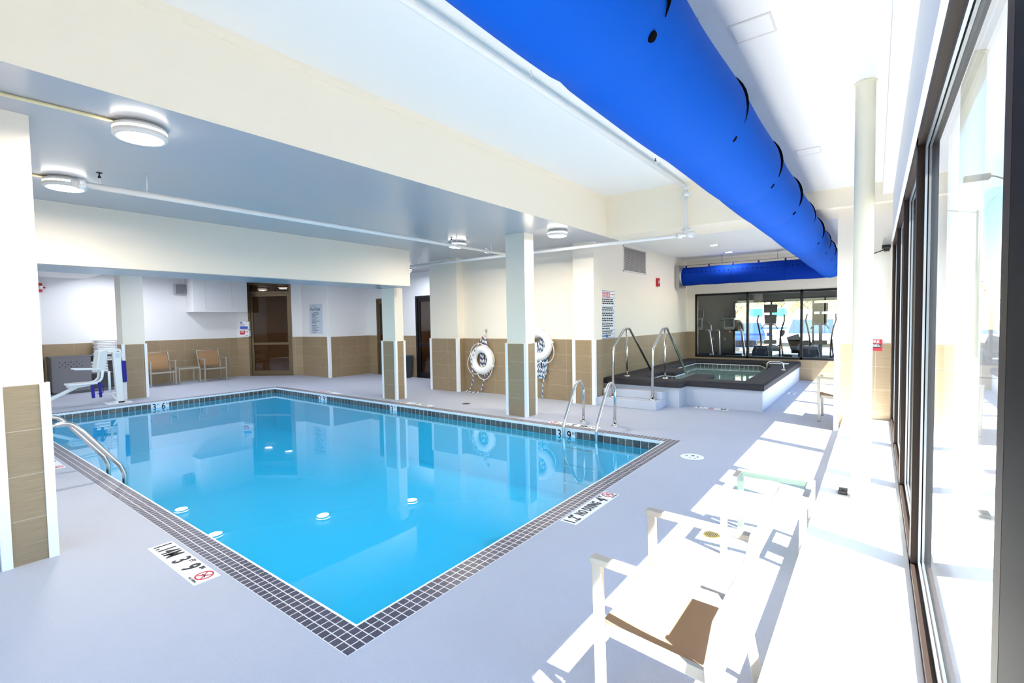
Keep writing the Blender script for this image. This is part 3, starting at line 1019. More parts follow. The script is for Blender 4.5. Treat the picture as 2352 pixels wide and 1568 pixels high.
# lining: tile band and plaster as a shell inside the opening
def shrink_wall(mb, poly, z0, z1, inset):
    n = len(poly)
    area = sum(poly[i][0] * poly[(i + 1) % n][1] - poly[(i + 1) % n][0] * poly[i][1] for i in range(n))
    sg = 1 if area > 0 else -1
    def off(i):
        a, b, c = Vector(poly[i - 1]), Vector(poly[i]), Vector(poly[(i + 1) % n])
        d1, d2 = (b - a).normalized(), (c - b).normalized()
        n1, n2 = Vector((-d1.y, d1.x)) * sg, Vector((-d2.y, d2.x)) * sg
        m = (n1 + n2); m = m / max(m.dot(n1), .2)
        return b + m * inset
    q = [off(i) for i in range(n)]
    for i in range(n):
        j = (i + 1) % n
        mb.hexa([(poly[i][0], poly[i][1], z0), (poly[j][0], poly[j][1], z0), (q[j].x, q[j].y, z0), (q[i].x, q[i].y, z0),
                 (poly[i][0], poly[i][1], z1), (poly[j][0], poly[j][1], z1), (q[j].x, q[j].y, z1), (q[i].x, q[i].y, z1)])
    return q
mb = MB(); shrink_wall(mb, op, 0.255, 0.37, .012); mb.build('waterline_tiles', M_BAND, tub, uvloc=(-3.88, 9.06, .255))
mb = MB(); shrink_wall(mb, op, 0.366, 0.378, .016); mb.build('rim_edge', M_TRIM, tub)
mb = MB(); mb.prism(op, -.1, -.018); mb.build('basin', M_SPABAS, tub)
mb = MB(); q = [(x * 1.0, y) for x, y in op]; mb.face([(x, y, 0.295) for x, y in op]); mb.build('water', M_SPAWATER, tub)
mb = MB()
mb.box((-4.165, 8.12, 0), (-3.03, 8.649, .15), bev=.008); mb.build('step', M_CONC, tub)
mb = MB(); mb.box((-4.165, 8.40, .1502), (-3.03, 8.649, .29), bev=.008); mb.build('step', M_CONC, tub)
# hot tub rails
def tub_rail(label, x):
    t = thing('handrail', label, 'handrail', (x, 8.33, 0.15))
    ox, oy, oz = x, 8.33, .15
    L = lambda y, z: (0, y - oy, z - oz)
    mb = MB(); mb.tube([L(8.33, .15), L(8.36, 1.06), L(8.87, 1.41), L(9.12, 1.41), L(10.27, .43 if x > -3.5 else .472)], .0235, 14, fillet=.12, fn=6)
    r = mb.build('rail', M_STEEL, t)
    mb = MB(); mb.lathe([(.06, 0), (.06, .012), (.04, .02), (.025, .022)], (0, 0, .0005), seg=20); mb.build('flange', M_STEEL, r)
    mb = MB(); mb.tube([L(8.98, .47), L(8.98, 1.40)], .0215, 14); p = mb.build('post', M_STEEL, t)
    mb = MB(); mb.lathe([(.06, 0), (.06, .012), (.04, .02), (.023, .022)], L(8.98, .4705), seg=20); mb.build('flange', M_STEEL, p)
    mb = MB(); mb.box((-.024, 8.98 - oy - .012, .93 - oz), (-.0225, 8.98 - oy + .012, 1.08 - oz)); mb.build('sticker', M_SIGNW, p)
tub_rail('stainless hot tub handrail on the left, against the tiled wall', -3.935)
tub_rail('stainless hot tub handrail on the right side of the steps', -3.172)
t = thing('grab_rail', 'small looped chrome grab rail on the right rim of the hot tub', 'grab rail', (-1.70, 11.52, .47))
mb = MB(); mb.tube([(-.16, -.02, -.06), (-.15, -.02, .17), (.15, .02, .17), (.15, .02, 0)], .019, 12, fillet=.09, fn=6); mb.build('rail', M_STEEL, t)
mb = MB(); mb.lathe([(.045, 0), (.045, .01), (.022, .016)], (.15, .02, .0005), seg=18); mb.build('flange', M_STEEL, t)
t = thing('rim_plate', 'flat white plate lying on the back right rim of the hot tub', 'plate', (-1.85, 13.05, .47))
mb = MB(); mb.box((-.2, -.12, 0), (.2, .12, .015), bev=.004); mb.build('plate', M_VENT, t)

# ================================================================== DUCTS
def duct():
    t = thing('air_duct', 'huge royal blue fabric duct running overhead along the windows', 'air duct', (-0.835, 0, 2.735))
    r = .262
    y0, y1 = -1.55, 13.15
    n = 150
    pts, rad = [], []
    for i in range(n + 1):
        y = y0 + (y1 - y0) * i / n
        ph = (y - 2.9) / 1.21
        k = abs(ph - round(ph))
        rad.append(r + .006 * math.sin(y * 5.1) * .4 - (.007 if k < .03 else 0))
        pts.append((.004 * math.sin(y * 2.3), y, -.012 * abs(math.sin(ph * PI))))
    mb = MB(); mb.tube(pts, rad, 48); mb.build('sleeve', M_BLUE, t)
    # hoops that stand proud on the upper right flank and the dark slot behind each
    for k in range(-3, 9):
        y = 2.9 + 1.21 * k
        if y < y0 + .2 or y > y1 - .3: continue
        mb = MB(); P = []
        for i in range(11):
            a = R(-22 + 84 * i / 10)
            P.append((math.cos(a) * (r + .001), y, math.sin(a) * (r + .001)))
        mb.tube(P, [.002 + .013 * math.sin(PI * i / 10) for i in range(11)], 8); mb.build('hoop_gap', M_HOLE, t)
        mb = MB(); a = R(-38)
        c = Vector((math.cos(a) * (r + .0), y - .02, math.sin(a) * (r + .0)))
        mb.lathe([(0, .004), (.017, .004), (.019, 0), (.019, -.012)], (0, 0, 0), seg=16, M=Matrix.Translation(c) @ Vector((math.cos(a), 0, math.sin(a))).to_track_quat('Z', 'Y').to_matrix().to_4x4())
        mb.build('vent_hole', M_HOLE, t)
        mb = MB(); mb.tube([(0, y, r - .005), (0, y, (ZW - 2.735) - .002 if y < 7.8 else (ZL - 2.735 - .002 if y < 8.75 else ZS - 2.735 - .002))], .008, 8); mb.build('hanger', M_BLACK, t)
    mb = MB()
    for i in range(26):
        y = 11.0 + i * .075; a = R(-50)
        c = Vector((math.cos(a) * (r + .001), y, math.sin(a) * (r + .001)))
        mb.lathe([(0, .002), (.011, .002), (.011, -.01)], (0, 0, 0), seg=8, M=Matrix.Translation(c) @ Vector((math.cos(a), 0, math.sin(a))).to_track_quat('Z', 'Y').to_matrix().to_4x4())
    mb.build('vent_row', M_HOLE, t)
    return t
duct()
def duct2():
    t = thing('air_duct', 'shade-darkened blue fabric duct crossing above the gym window from the hot tub wall', 'air duct', (0, 13.12, 2.70))
    r = .235
    x0, x1 = -4.17, -0.835
    pts, rad = [], []
    n = 60
    for i in range(n + 1):
        x = x0 + (x1 - x0) * i / n
        pts.append((x, 0, 0)); rad.append(r + .004 * math.sin(x * 9))
    mb = MB(); mb.tube(pts, rad, 40); mb.build('sleeve', M_BLUE_SHADE, t)
    mb = MB(); mb.lathe([(r + .012, -.05), (r + .014, .03), (r + .002, .035)], (x0 + .02, 0, 0), axis='x', seg=40); mb.box((-4.25, -.28, -.29), (-4.15, .28, .29)); mb.build('wall_collar', M_GRILL, t)
    mb = MB()
    for i in range(30):
        x = x0 + .15 + i * .107; a = R(22)
        c = Vector((x, -math.cos(a) * (r + .003), math.sin(a) * (r + .003)))
        mb.lathe([(0, .003), (.012, .003), (.012, -.01)], (0, 0, 0), seg=10, M=Matrix.Translation(c) @ Vector((0, -math.cos(a), math.sin(a))).to_track_quat('Z', 'Y').to_matrix().to_4x4())
    mb.build('vent_row', M_HOLE, t)
    for i in range(6):
        x = x0 + .12 + i * .58
        mb = MB(); mb.box((x - .018, -.018, r - .01), (x + .018, .018, r + .05)); mb.build('hanger_clip', M_NAVYF, t)
        if i in (2, 4):
            mb = MB(); mb.tube([(x, math.cos(R(a)) * -(r + .004), math.sin(R(a)) * (r + .004)) for a in range(-80, 95, 12)], .010, 8); mb.build('seam', M_BLUE_SHADE, t)
    mb = MB(); mb.tube([(x0, 0, r + .06), (x1, 0, r + .06)], .005, 6); mb.build('hanger_wire', M_BLACK, t)
    for x in (-3.15, -1.9):
        mb = MB(); mb.tube([(x, 0, r + .06), (x, 0, ZS - 2.70 - .001)], .004, 6); mb.build('hanger_rod', M_BLACK, t)
duct2()

# ================================================================== PIPES
def sprinkler(mbp, x, y, z, zc, parent):
    mb = MB(); mb.lathe([(.014, 0), (.014, .05), (.01, .055)], (x, y, z), seg=10); mb.build('sprinkler_stem', M_PIPE, parent)
    mb = MB(); mb.lathe([(.012, .0), (.012, .02), (.006, .022), (.006, .045), (.024, .048), (.024, .053), (0, .053)], (x, y, z + .05), seg=12); mb.build('sprinkler_head', M_BLACK, parent)
def hanger(x, y, z, zc, parent, r=.024):
    mb = MB(); mb.tube([(x, y, z + .045), (x, y, zc - .001)], .005, 6)
    mb.tube([(x - r * 1.2, y, z), (x - r * 1.2, y, z + .01), (x, y, z + .05), (x + r * 1.2, y, z + .01), (x + r * 1.2, y, z), (x, y, z - r - .004)], .004, 6, closed=True)
    mb.build('hanger', M_PIPE, parent)
t = thing('sprinkler_pipe', 'white sprinkler pipe under the high ceiling left of the blue duct', 'pipe')
mb = MB(); mb.tube([(-2.39, -1.59, 3.63), (-2.39, 7.72, 3.63)], .027, 14); mb.tube([(-2.39, 7.72, 3.66), (-2.39, 7.72, 2.97), (-2.39, 7.60, 2.90)], .027, 14, fillet=.05)
mb.build('pipe', M_PIPE, t)
mb = MB()
for z in (3.63, 3.52, 2.99): mb.lathe([(.03, -.03), (.046, -.03), (.046, .03), (.03, .03)], (-2.39, 7.72, z), seg=16)
for a in (.065, -.065):
    for z in (3.53, 2.99): mb.box((-2.39 + a - .012, 7.70, z - .014), (-2.39 + a + .012, 7.74, z + .014))
mb.lathe([(.03, -.04), (.044, -.04), (.044, .04), (.03, .04)], (-2.39, 7.72, 3.63), axis='y', seg=16)
mb.build('coupling', M_PIPE, t)
sprinkler(None, -2.39, 6.43, 3.655, ZH, t)
for y in (0.6, 3.5, 6.6): hanger(-2.39, y, 3.63, ZH, t)
t = thing('sprinkler_pipe', 'white sprinkler pipe along the low ceiling over the pool', 'pipe')
mb = MB(); mb.tube([(-5.52, 1.13, 2.85), (-5.52, 7.37, 2.85)], .027, 14); mb.build('pipe', M_PIPE, t)
mb = MB(); mb.lathe([(.0, -.06), (.036, -.06), (.04, -.02), (.046, -.02), (.046, .03), (.028, .03)], (-5.52, 1.14, 2.85), axis='y', seg=16); mb.box((-5.58, 1.12, 2.835), (-5.46, 1.15, 2.865))
mb.build('coupling', M_PIPE, t)
mb = MB(); mb.lathe([(.028, -.03), (.044, -.03), (.044, .03), (.028, .03)], (-5.52, 6.62, 2.85), axis='y', seg=16); mb.build('coupling', M_PIPE, t)
for y in (1.27, 5.72): sprinkler(None, -5.52, y, 2.875, ZL, t)
for y in (1.62, 5.85, 6.75): hanger(-5.52, y, 2.85, ZL, t)
t = thing('sprinkler_pipe', 'white sprinkler pipe crossing behind the columns to the hot tub', 'pipe')
mb = MB(); mb.tube([(-2.28, 7.55, 2.87), (-9.6, 7.33, 2.87)], .027, 14); mb.build('pipe', M_PIPE, t)
mb = MB(); mb.lathe([(.028, -.03), (.046, -.03), (.046, .03), (.028, .03)], (-2.44, 7.555, 2.87), axis='x', seg=16); mb.build('coupling', M_PIPE, t)
mb = MB(); mb.lathe([(.0, -.05), (.05, -.05), (.05, .03), (.028, .03)], (-2.26, 7.55, 2.87), axis='x', seg=16); mb.box((-2.25, 7.48, 2.85), (-2.19, 7.62, 2.89))
mb.build('coupling', M_PIPE, t)
for x in (-2.86, -8.1): hanger(x, 7.36 + (x + 8.1) * .036, 2.87, ZL, t)
t = thing('steel_post', 'round ivory steel post rising from the white window ledge', 'post', (-0.08, 4.45, .21))
mb = MB(); mb.lathe([(.062, 0), (.062, ZW - .212)], seg=32); mb.build('shaft', M_IVPIPE, t)
mb = MB(); mb.lathe([(.062, 0), (.07, 0), (.07, .012), (.062, .018)], (0, 0, ZW - .225), seg=32); mb.build('collar', M_IVPIPE, t)
t = thing('cable_box', 'small black box lying on the window ledge beside the ivory post', 'box', (-0.19, 4.53, .21))
mb = MB(); mb.box((-.03, -.055, 0), (.03, .055, .028), bev=.004); mb.build('case', M_BLACK, t)
mb = MB(); mb.box((-.01, -.03, .028), (.01, .03, .031)); mb.build('lid', M_DGREY, t)

# ================================================================== LAMPS
def flush_lamp(label, x, y, group=None, gm=None, z=ZL):
    t = thing('ceiling_lamp', label, 'ceiling lamp', (x, y, z), group=group)
    mb = MB(); mb.lathe([(0, 0), (.125, 0), (.135, -.012), (.135, -.02), (.158, -.022), (.162, -.035), (.162, -.045), (0.15, -.045)], seg=40); mb.build('base', M_LAMPB, t)
    mb = MB(); mb.lathe([(.15, -.045), (.16, -.045), (.16, -.06), (.15, -.06)], seg=40); mb.build('light_band', M_BAND_W, t)
    mb = MB(); mb.lathe([(.15, -.06), (.163, -.06), (.164, -.085), (.152, -.098), (.138, -.098), (.138, -.09), (.15, -.088)], seg=40); mb.build('rim', M_LAMPB, t)
    mb = MB(); mb.lathe([(.138, -.092), (.07, -.096), (0, -.098)], seg=40); mb.build('diffuser', gm or M_GLOWW, t)
    return t
flush_lamp('round flush lamp at upper left, nearest the ivory beam', -4.24, 1.22)
flush_lamp('round flush lamp at far left beside the end of the sprinkler pipe', -6.28, 1.18)
flush_lamp('round flush lamp partly behind the sprinkler pipe over the far pool side', -6.08, 6.45)
flush_lamp('round flush lamp on the low ceiling right of the pool side column', -4.12, 6.72)
for x, y in ((-11.07, 6.63), (-12.15, 4.57), (-14.6, 4.7), (-15.2, 3.6), (-10.0, 8.6), (-11.0, 2.0)):
    flush_lamp('round flush lamp on the ceiling of the changing end behind the soffit', x, y, 'lamps of the changing end hidden by the soffit', M_GLOWC, 3.05 if y != 3.6 else 3.05)
for k, (lb, x, y, z) in enumerate((('recessed downlight over the hot tub, nearer one', -2.88, 11.28, ZS), ('recessed downlight over the hot tub, farther one near the crossing duct', -2.90, 12.72, ZS),
                                   ('amber downlight in the lobby seen through the tan door, left', -16.9, 9.2, 2.8), ('amber downlight in the lobby seen through the tan door, right', -17.1, 11.5, 2.8),
                                   ('amber downlight in the lobby behind the black framed door', -10.3, 11.4, 2.8))):
    t = thing('downlight', lb, 'downlight', (x, y, z))
    mb = MB(); mb.lathe([(.075, -.001), (.105, -.001), (.105, -.006), (.075, -.006)], seg=28); mb.build('trim_ring', M_LAMPB, t)
    mb = MB(); mb.lathe([(0, -.003), (.078, -.003)], seg=28); mb.build('lens', M_GLOWD if k > 1 else M_GLOWW, t)
# wiring conduit to the near lamp
for lb, pts in (('thin cream conduit on the low ceiling to the upper left lamp', [(-4.30, .1, 3.037), (-4.25, 1.09, 3.037)]), ('thin cream conduit on the low ceiling behind the far left lamp', [(-6.30, .6, 3.037), (-6.29, 1.05, 3.037)])):
    mb = MB(); mb.tube(pts, .012, 8); tag(mb.build('conduit', mat('cream conduit', (226, 214, 168), .5), None), lb, 'conduit')
# access panels in the window side ceiling
for lb, x, y in (('square access panel in the white ceiling right of the blue duct, nearer', -.60, 3.2), ('square access panel in the white ceiling right of the blue duct, farther', -.58, 5.9)):
    t = thing('access_panel', lb, 'access panel', (x, y, ZW))
    mb = MB(); mb.box((-.1, -.1, -.004), (.1, .1, -.0005)); mb.build('leaf', M_CEIL, t)
    mb = MB()
    for a, b in (((-.112, -.112), (.112, -.1)), ((-.112, .1), (.112, .112)), ((-.112, -.1), (-.1, .1)), ((.1, -.1), (.112, .1))): mb.box((a[0], a[1], -.006), (b[0], b[1], -.0005))
    mb.build('frame', M_VENT, t)

# ================================================================== LIFE RINGS AND ROPES
def life_ring(label, c, rot, seed):
    t = thing('life_ring', label, 'life ring', c)
    Rr, r = .243, .079
    mb = MB(); n = 56
    mb.tube([(Rr * math.cos(2 * PI * i / n), 0, Rr * math.sin(2 * PI * i / n)) for i in range(n)], r, 20, closed=True)
    mb.build('ring', M_BUOY, t)
    for k in range(4):
        a = rot + k * PI / 2
        cc = Vector((Rr * math.cos(a), 0, Rr * math.sin(a)))
        d = Vector((math.cos(a), 0, math.sin(a)))
        tt = Vector((-math.sin(a), 0, math.cos(a)))
        mb = MB()
        P = [cc + (d * math.cos(2 * PI * i / 20) + Vector((0, 1, 0)) * math.sin(2 * PI * i / 20)) * (r + .003) for i in range(20)]
        for i in range(20):
            p, q = P[i], P[(i + 1) % 20]
            mb.face([p - tt * .022, q - tt * .022, q + tt * .022, p + tt * .022], True)
        mb.box((-.018, -.03, -.02), (.018, .03, .02), bev=.004, M=Matrix.Translation(cc + d * (r + .012)) @ Matrix.Rotation(-a, 4, 'Y'))
        mb.build('strap', M_BUOY, t)
        a2 = a + PI / 2
        P = []
        for i in range(15):
            u = i / 14
            aa = a + (a2 - a) * u
            rr = Rr + r + .015 + .075 * math.sin(PI * u) * (1 + .25 * math.sin(3 * u + seed + k))
            P.append((rr * math.cos(aa), -.02 - .02 * math.sin(PI * u), rr * math.sin(aa) - .05 * math.sin(PI * u) * (1 if math.cos(aa) != 9 else 0)))
        mb = MB(); mb.tube(P, .0075, 8); mb.build('grab_cord', M_CORD, t)
    return t
life_ring('white life ring with looped cord hanging left of the pool side column', (-7.0, 8.145, .745), R(68), 1)
life_ring('white life ring hanging higher, half hidden behind the pool side column', (-5.48, 8.145, 1.105), R(10), 2)
def rope(label, x, ztop, zlow, width, m, strands, tail, red=True, yb=8.185):
    t = thing('rescue_rope', label, 'rope', (x, yb, 0))
    rnd = random.Random(int(abs(x) * 100))
    for k in range(strands):
        mb = MB()
        w = width * (.35 + .65 * rnd.random()); cx = (rnd.random() - .5) * width * .9
        zb = zlow + rnd.random() * .16; zt = ztop - rnd.random() * .05
        P = []
        for i in range(28):
            a = 2 * PI * i / 28
            s = math.sin(a)
            P.append((cx * (0.5 - .5 * s) + math.cos(a) * w * .5 * (1 - .55 * max(0, s)) + rnd.uniform(-.006, .006), (.02 if math.cos(a) > 0 else -.0) * (1 if s < .4 else .6) + (k % 3) * .012 - .012, (zt + zb) / 2 + s * (zt - zb) / 2))
        mb.tube(P, .0105, 8, closed=True); mb.build('rope_loop', m, t)
    mb = MB(); mb.tube(tail, .0105, 8, fillet=.05); mb.build('rope_tail', m, t)
    mb = MB(); mb.tube([(0.02, .045, ztop + .10), (.02, .0, ztop + .09), (.02, -.03, ztop + .0), (.02, -.05, ztop + .02)], .006, 8, fillet=.02); mb.box((.005, .03, ztop + .06), (.035, .048, ztop + .14)); mb.build('hook', M_STEEL, t)
    if red:
        mb = MB(); mb.lathe([(0, -.014), (.014, -.01), (.014, .01), (0, .014)], (-.03, -.04, ztop - .04), seg=10); mb.build('red_tie', M_INKR, t)
    return t
rope('navy flecked rope coil hanging through the lower life ring down to the floor', -6.95, 1.29, .36, .17, M_ROPE, 10,
     [(-.02, -.03, 1.27), (-.13, -.165, 1.0), (-.26, -.17, .75), (-.28, -.1, .45), (-.31, -.06, .26), (-.40, -.05, .09), (-.52, -.06, .012), (-.5, -.10, .014), (-.3, -.1, .012), (-.16, -.05, .015), (-.08, -.02, .1), (-.03, -.01, .3), (0, 0, .45)])
rope('blue flecked rope coil hanging behind the higher life ring', -5.42, 1.28, .40, .22, M_ROPE2, 11,
     [(.0, -.02, 1.2), (.03, -.04, .8), (.06, -.03, .42), (.02, -.02, .3), (0, -.02, .012)])

# ================================================================== SIGNS AND WALL FITTINGS
def dashes(parent, name, m, origin, x, y, rows, width, rnd, wl=(.02, .05)):
    """unreadable small print: rows of word length strokes"""
    origin, x, y = Vector(origin), Vector(x), Vector(y); n = x.cross(y)
    mb = MB()
    for v, h, frac in rows:
        u = 0.0
        while u < width * frac:
            w = rnd.uniform(*wl)
            w = min(w, width * frac - u)
            a = origin + x * u + y * v
            q = [a, a + x * w, a + x * w + y * h, a + y * h]
            mb.hexa([p for p in q] + [p + n * .0012 for p in q])
            u += w + h * .55
    return mb.build(name, m, parent)
rnd = random.Random(3)
t = thing('safety_sign', 'tall white and blue SPA RULES warning sign above the hot tub rail', 'sign', (0, 0, 0))
X = -4.27; y0s, y1s, z0s, z1s = 8.46, 9.155, 1.225, 2.17
mb = MB(); mb.box((X, y0s, z0s), (X + .006, y1s, z1s), bev=.002); mb.build('board', M_SIGNW, t)
mb = MB()
for z in (z1s - .012, 2.03, 1.86, 1.75, 1.645, 1.54, 1.39, 1.30, z0s + .004): mb.box((X + .006, y0s + .01, z), (X + .0072, y1s - .01, z + (.007 if 1.24 < z < 2.1 else .010)))
for y in (y0s + .008, y1s - .014): mb.box((X + .006, y, z0s + .005), (X + .0072, y + .005, z1s - .005))
mb.build('rule_line', M_INKB, t)
yx = (0, 1, 0); zy = (0, 0, 1)
text('heading', 'WARNING', .075, M_INKR, t, (X + .0065, 8.76, 2.115), yx, zy, bold=.001)
text('heading', 'SPA RULES', .075, M_INKR, t, (X + .0065, 8.76, 2.06), yx, zy, bold=.001)
mb = MB(); mb.box((X + .006, 8.99, 2.095), (X + .0074, 9.12, 2.108)); mb.build('heading_mark', M_INKR, t)
dashes(t, 'small_print', M_INK, (X + .006, 8.52, 0), yx, zy,
       [(1.985, .026, .95), (1.945, .026, .97), (1.905, .026, 1.0), (1.815, .026, .93), (1.775, .026, .98), (1.71, .026, 1.0), (1.67, .026, .88), (1.605, .026, .95), (1.565, .026, .95), (1.50, .026, .95), (1.457, .026, .94), (1.413, .022, .68), (1.355, .024, .9), (1.318, .024, .8), (1.265, .022, .72)], .58, rnd, (.03, .09))
mb = MB(); mb.box((X + .006, 8.72, 1.245), (X + .0074, 8.82, 1.297)); mb.build('symbol_block', M_INKB, t)

t = thing('rules_sign', 'frosted Pool Rules panel on the grey wall left of the tiled corner', 'sign', (0, 0, 0))
Y = 8.16
mb = MB(); mb.box((-14.0, Y - .008, 1.31), (-13.3, Y, 2.22), bev=.002); mb.build('board', M_ACRYL, t)
text('heading', 'Pool Rules', .155, M_SLATE, t, (-13.66, Y - .0085, 2.06), (1, 0, 0), zy, bold=.001, sx=.82)
text('heading', 'Pool Hours', .06, M_SLATE, t, (-13.64, Y - .0085, 1.965), (1, 0, 0), zy, bold=.0005)
dashes(t, 'small_print', M_SLATE, (-13.86, Y - .008, 0), (1, 0, 0), zy,
       [(1.90, .03, .88), (1.86, .014, .6), (1.835, .014, .4), (1.80, .014, .75), (1.76, .014, .5), (1.72, .014, .85), (1.68, .014, .98), (1.655, .014, .5), (1.61, .014, .55), (1.565, .014, .62), (1.54, .014, .5), (1.50, .014, .8), (1.46, .014, .48), (1.42, .014, .78), (1.395, .014, .63), (1.345, .012, .5), (2.16, .012, .45)], .46, rnd, (.03, .07))

# boxes by the tan door
ax = DIAG1 - DD * .30
U = -DD
def wbox(mb, s0, s1, z0, z1, t0, t1, base=ax):
    q = [base + U * s0 + NRM_D * t0, base + U * s1 + NRM_D * t0, base + U * s1 + NRM_D * t1, base + U * s0 + NRM_D * t1]
    mb.hexa([(p.x, p.y, z0) for p in q] + [(p.x, p.y, z1) for p in q])
def on_wall(s, z, base=ax, t_=.0):
    p = base + U * s + NRM_D * t_
    return (p.x, p.y, z)
t = thing('kit_box', 'white wall box with blue panel beside the tan door, upper one', 'first aid box', (0, 0, 0))
mb = MB(); wbox(mb, -.17, .15, 1.475, 1.73, .013, .085); mb.build('case', M_SIGNW, t)
mb = MB(); wbox(mb, -.14, .11, 1.495, 1.575, .085, .087); mb.build('panel', mat('blue panel', (70, 96, 206), .4), t)
mb = MB(); wbox(mb, -.14, -.06, 1.672, 1.708, .085, .087); wbox(mb, -.14, .0, 1.585, 1.596, .085, .0875); mb.build('print', M_INKB, t)
mb = MB(); wbox(mb, -.14, .03, 1.645, 1.653, .085, .087); wbox(mb, -.14, .01, 1.618, 1.625, .085, .087); mb.build('print', M_INKR, t)
mb = MB(); mb.tube([on_wall(.04, 1.73, t_=.05), on_wall(.06, 1.745, t_=.05), on_wall(.1, 1.73, t_=.05)], .006, 6); mb.build('latch', mat('brass latch', (150, 120, 50), .4, .8), t)
t = thing('kit_box', 'white and red FIRST AID box beside the tan door, lower one', 'first aid box', (0, 0, 0))
mb = MB(); wbox(mb, -.155, .16, 1.255, 1.455, .013, .10); mb.build('case', M_SIGNW, t)
mb = MB()
base = ax
q = [on_wall(-.135, 1.32, t_=.1), on_wall(.01, 1.32, t_=.1), on_wall(.035, 1.435, t_=.1), on_wall(-.135, 1.435, t_=.1)]
q2 = [on_wall(-.135, 1.32, t_=.102), on_wall(.01, 1.32, t_=.102), on_wall(.035, 1.435, t_=.102), on_wall(-.135, 1.435, t_=.102)]
mb.hexa(q + q2); mb.build('panel', M_INKR, t)
text('lettering', 'FIRST', .055, M_SIGNW, t, on_wall(-.055, 1.395, t_=.1025), U, zy, bold=.001, sx=.85)
text('lettering', 'AID', .05, M_INKR, t, on_wall(.095, 1.395, t_=.1005), U, zy, bold=.001, sx=.85)
mb = MB(); wbox(mb, .03, .135, 1.285, 1.298, .1, .1015); mb.build('print', M_INK, t)

# alarms, speaker, vent
t = thing('fire_alarm', 'red horn strobe alarm on the hot tub wall below the vent', 'fire alarm', (-4.27, 11.55, 2.48))
mb = MB(); mb.box((0, -.075, -.1), (.05, .075, .1), bev=.008); mb.build('case', M_RED, t)
mb = MB(); mb.box((.05, .0, -.03), (.085, .05, .04), bev=.006); mb.build('strobe', M_SIGNW, t)
text('lettering', 'FIRE', .045, M_SIGNW, t, (.0505, -.04, 0), (0, 0, -1), (0, 1, 0), bold=.0005)
cv = Vector((-1, 1, 0)).normalized()
t = thing('fire_alarm', 'red horn strobe alarm high on the far left wall beside the near column', 'fire alarm', (-16.13, 2.415, 2.60), R(45))
mb = MB(); mb.box((0, -.09, -.11), (.06, .09, .11), bev=.008); mb.build('case', M_RED, t)
mb = MB(); mb.box((.06, -.03, -.04), (.10, .05, .04), bev=.008); mb.build('strobe', M_SIGNW, t)
mb = MB(); mb.tube([(.06, .07, 0), (.12, .09, .0)], .02, 8); mb.build('horn', M_RED, t)
t = thing('wall_speaker', 'small grey speaker high on the far wall left of the boxed chase', 'speaker', (-16.2, 5.40, 2.66))
mb = MB(); mb.box((0, -.14, -.13), (.16, .14, .17), bev=.025, seg=3); mb.build('case', M_GREYP, t)
mb = MB(); mb.box((.16, -.12, -.11), (.165, .12, .15), bev=.002); mb.build('grille', mat('grey speaker cloth', (128, 130, 134), .8, bump=.4, bscale=300), t)
t = thing('air_vent', 'white louvred return air grille high on the hot tub wall', 'air vent', (-4.27, 0, 0))
v0, v1, w0, w1 = 9.58, 10.84, 2.61, 3.15
mb = MB()
for a, b in (((v0, w0), (v1, w0 + .025)), ((v0, w1 - .025), (v1, w1)), ((v0, w0), (v0 + .03, w1)), ((v1 - .03, w0), (v1, w1))): mb.box((0, a[0], a[1]), (.014, b[0], b[1]))
mb.build('frame', M_VENT, t)
mb = MB(); mb.box((.0005, v0 + .02, w0 + .02), (.001, v1 - .02, w1 - .02)); mb.build('backing', M_DGREY, t)
mb = MB()
for i in range(22):
    z = w0 + .035 + i * .0222
    mb.hexa([(.002, v0 + .03, z), (.002, v1 - .03, z), (.013, v1 - .03, z - .008), (.013, v0 + .03, z - .008),
             (.002, v0 + .03, z + .006), (.002, v1 - .03, z + .006), (.013, v1 - .03, z - .002), (.013, v0 + .03, z - .002)])
mb.build('louvres', M_VENT, t)
t = thing('fire_sign', 'small red FIRE sign on the stub wall behind the ivory post', 'sign', (-.005, 7.987, 1.20))
mb = MB(); mb.box((-.1, -.004, -.075), (.075, 0, .075)); mb.build('board', M_INKR, t)
text('lettering', 'FIRE', .055, M_SIGNW, t, (-.005, -.0045, .045), (1, 0, 0), zy, bold=.001)
mb = MB(); mb.box((-.08, -.005, -.035), (.06, -.0035, .02)); mb.build('panel', M_INK, t)
dashes(t, 'small_print', M_SIGNW, (-.075, -.0048, -.02), (1, 0, 0), zy, [(0, .014, 1), (.02, .01, .9)], .13, rnd, (.02, .05))
t = thing('door_sensor', 'small black bracket with cable under the end of the window header', 'sensor', (.10, 7.93, 2.42))
mb = MB(); mb.box((-.05, -.05, .03), (.04, .05, .08), bev=.01); mb.box((-.03, -.03, 0), (.03, .03, .035), bev=.008); mb.build('case', M_BLACK, t)
mb = MB(); mb.tube([(-.03, 0, .02), (-.09, .02, -.0), (-.16, .05, -.02), (-.2, .058, -.02)], .006, 8, fillet=.03); mb.build('cable', M_BLACK, t)

